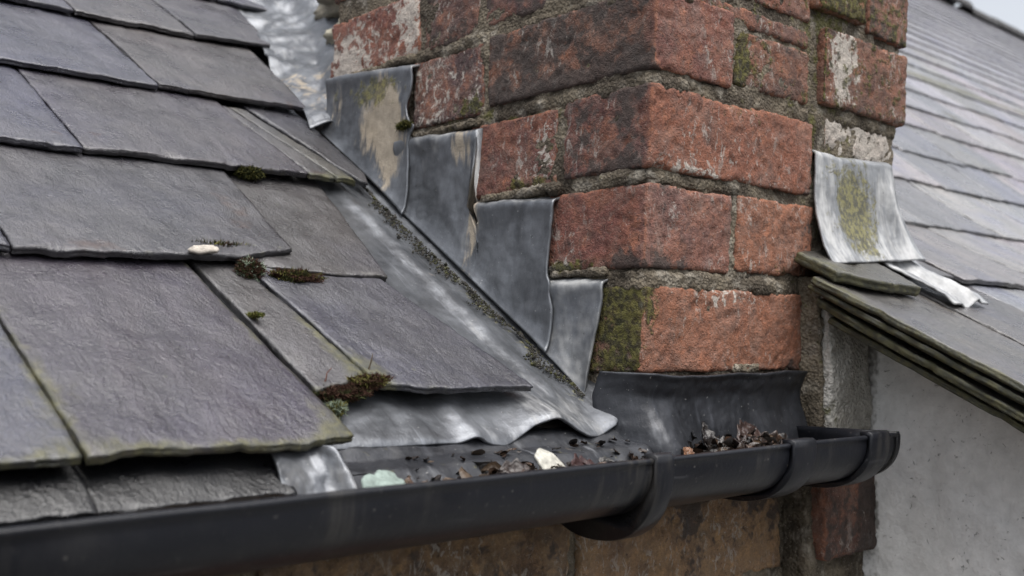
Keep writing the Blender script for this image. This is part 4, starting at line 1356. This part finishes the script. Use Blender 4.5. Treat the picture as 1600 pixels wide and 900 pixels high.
def leaf(c, L, W, yaw, pitch, roll, tint, seed, label, curl=.35):
    n, m = 26, 15
    u, v = np.meshgrid(np.linspace(0, 1, n), np.linspace(-1, 1, m), indexing='ij')
    wid = np.sin(np.pi * np.clip(u, .0, 1)) ** .7 * (1 - .35 * u) * (1 + .16 * np.sin(u * 26 + seed))
    q3 = np.stack([u * 3, v, u * 0 + seed], -1)
    P = np.stack([(u - .5) * L, v * wid * W / 2, curl * W * (v * v * .8 * wid - np.abs(v) * .15) + curl * L * .4 * (u - .5) ** 2 + .12 * W * fbm(q3, 1.4, 3, seed)], -1)
    Rm = np.array(Matrix.Rotation(yaw, 3, 'Z') @ Matrix.Rotation(pitch, 3, 'Y') @ Matrix.Rotation(roll, 3, 'X'))
    P = P.reshape(-1, 3) @ Rm.T + np.array(c)
    t = np.array(tint) * (1 - .4 * np.exp(-(v / .07) ** 2)).reshape(-1, 1)
    t = t * .75
    o = obj('dead_leaf', P, grid_faces(n, m), M['litter'], None, dict(tint=t))
    md = o.modifiers.new('thickness', 'SOLIDIFY')
    md.thickness = .0006
    return tag(o, label, 'leaf', 'dead leaves in the gutter')


leaf((.088, -.04, -.069), .042, .024, .3, -.2, .7, (.05, .03, .025), 1, 'large folded brown dead leaf topping the heap near the gutter clip')
leaf((.04, -.036, -.071), .03, .02, 1.2, -1.1, .3, (.02, .015, .013), 2, 'dark pointed dead leaf standing upright at the left of the heap')
leaf((.115, -.045, -.076), .034, .022, -.4, .2, -.5, (.07, .05, .042), 3, 'curled pale brown dead leaf beside the wide gutter clip')
leaf((.062, -.05, -.077), .03, .02, .7, .3, .4, (.035, .022, .02), 4, 'brown dead leaf in the middle of the gutter heap')
leaf((-.003, -.05, -.077), .012, .010, .4, -.6, .6, (.2, .09, .04), 5, 'small orange dead leaf scrap left of the heap')
leaf((-.021, -.05, -.079), .009, .007, 1.4, -.5, .2, (.24, .1, .04), 6, 'tiny orange-brown leaf scrap farthest left of the heap')
leaf((-.118, -.055, -.079), .036, .02, .1, .12, .5, (.05, .022, .02), 7, 'dark red-brown dead leaf just right of the whitish chip')
leaf((-.178, -.052, -.078), .03, .018, -.3, .1, .6, (.04, .028, .024), 8, 'dark dead leaf just left of the whitish chip')
leaf((-.19, -.06, -.081), .026, .016, .9, .2, -.4, (.075, .045, .035), 9, 'brown dead leaf between the green chip and the whitish chip')

# grit and moss crumbs along the foot of the flashing
rs = np.random.RandomState(31)
n = 2000
oct_ = np.array([(1, 0, 0), (-1, 0, 0), (0, 1, 0), (0, -1, 0), (0, 0, 1), (0, 0, -1)], float)
of = np.array([(0, 2, 4), (2, 1, 4), (1, 3, 4), (3, 0, 4), (2, 0, 5), (1, 2, 5), (3, 1, 5), (0, 3, 5)])
s = rs.uniform(.055, .43, n)
clump = np.clip(fbm(np.stack([s, s * 0, s * 0], -1), 26, 3, 4) + .6, .1, 1.6)
xx = -.0145 - np.abs(rs.normal(size=n)) * .0062 * clump - .005 * clump * rs.uniform(size=n)
sz = rs.uniform(.0004, .0013, n) * (1 + (rs.uniform(size=n) < .05) * 1.2)
ctr = roof1(xx, s,   .0042 + sz * .5 + .002 * np.exp(-((xx + .016) / .006) ** 2))
Vg_ = (oct_[None] * (sz[:, None, None] * rs.uniform(.5, 1.4, (n, 6, 1))))
ang = rs.normal(size=(n, 3, 3))
ang, _ = np.linalg.qr(ang)
Vg_ = np.einsum('nij,njk->nik', Vg_, ang) + ctr[:, None]
pal2 = np.array([(.045, .042, .038), (.07, .065, .055), (.025, .023, .02), (.065, .065, .025), (.085, .078, .065), (.03, .03, .016)]) * .8
tt = np.repeat(pal2[rs.randint(0, 6, n)], 6, 0)
gt = obj('roof_grit', Vg_.reshape(-1, 3), (of[None] + (np.arange(n) * 6)[:, None, None]).reshape(-1, 3), M['tinted'], None, dict(tint=tt), smooth=False)
tag(gt, 'line of grit and moss crumbs along the foot of the chimney flashing', 'grit', kind='stuff')
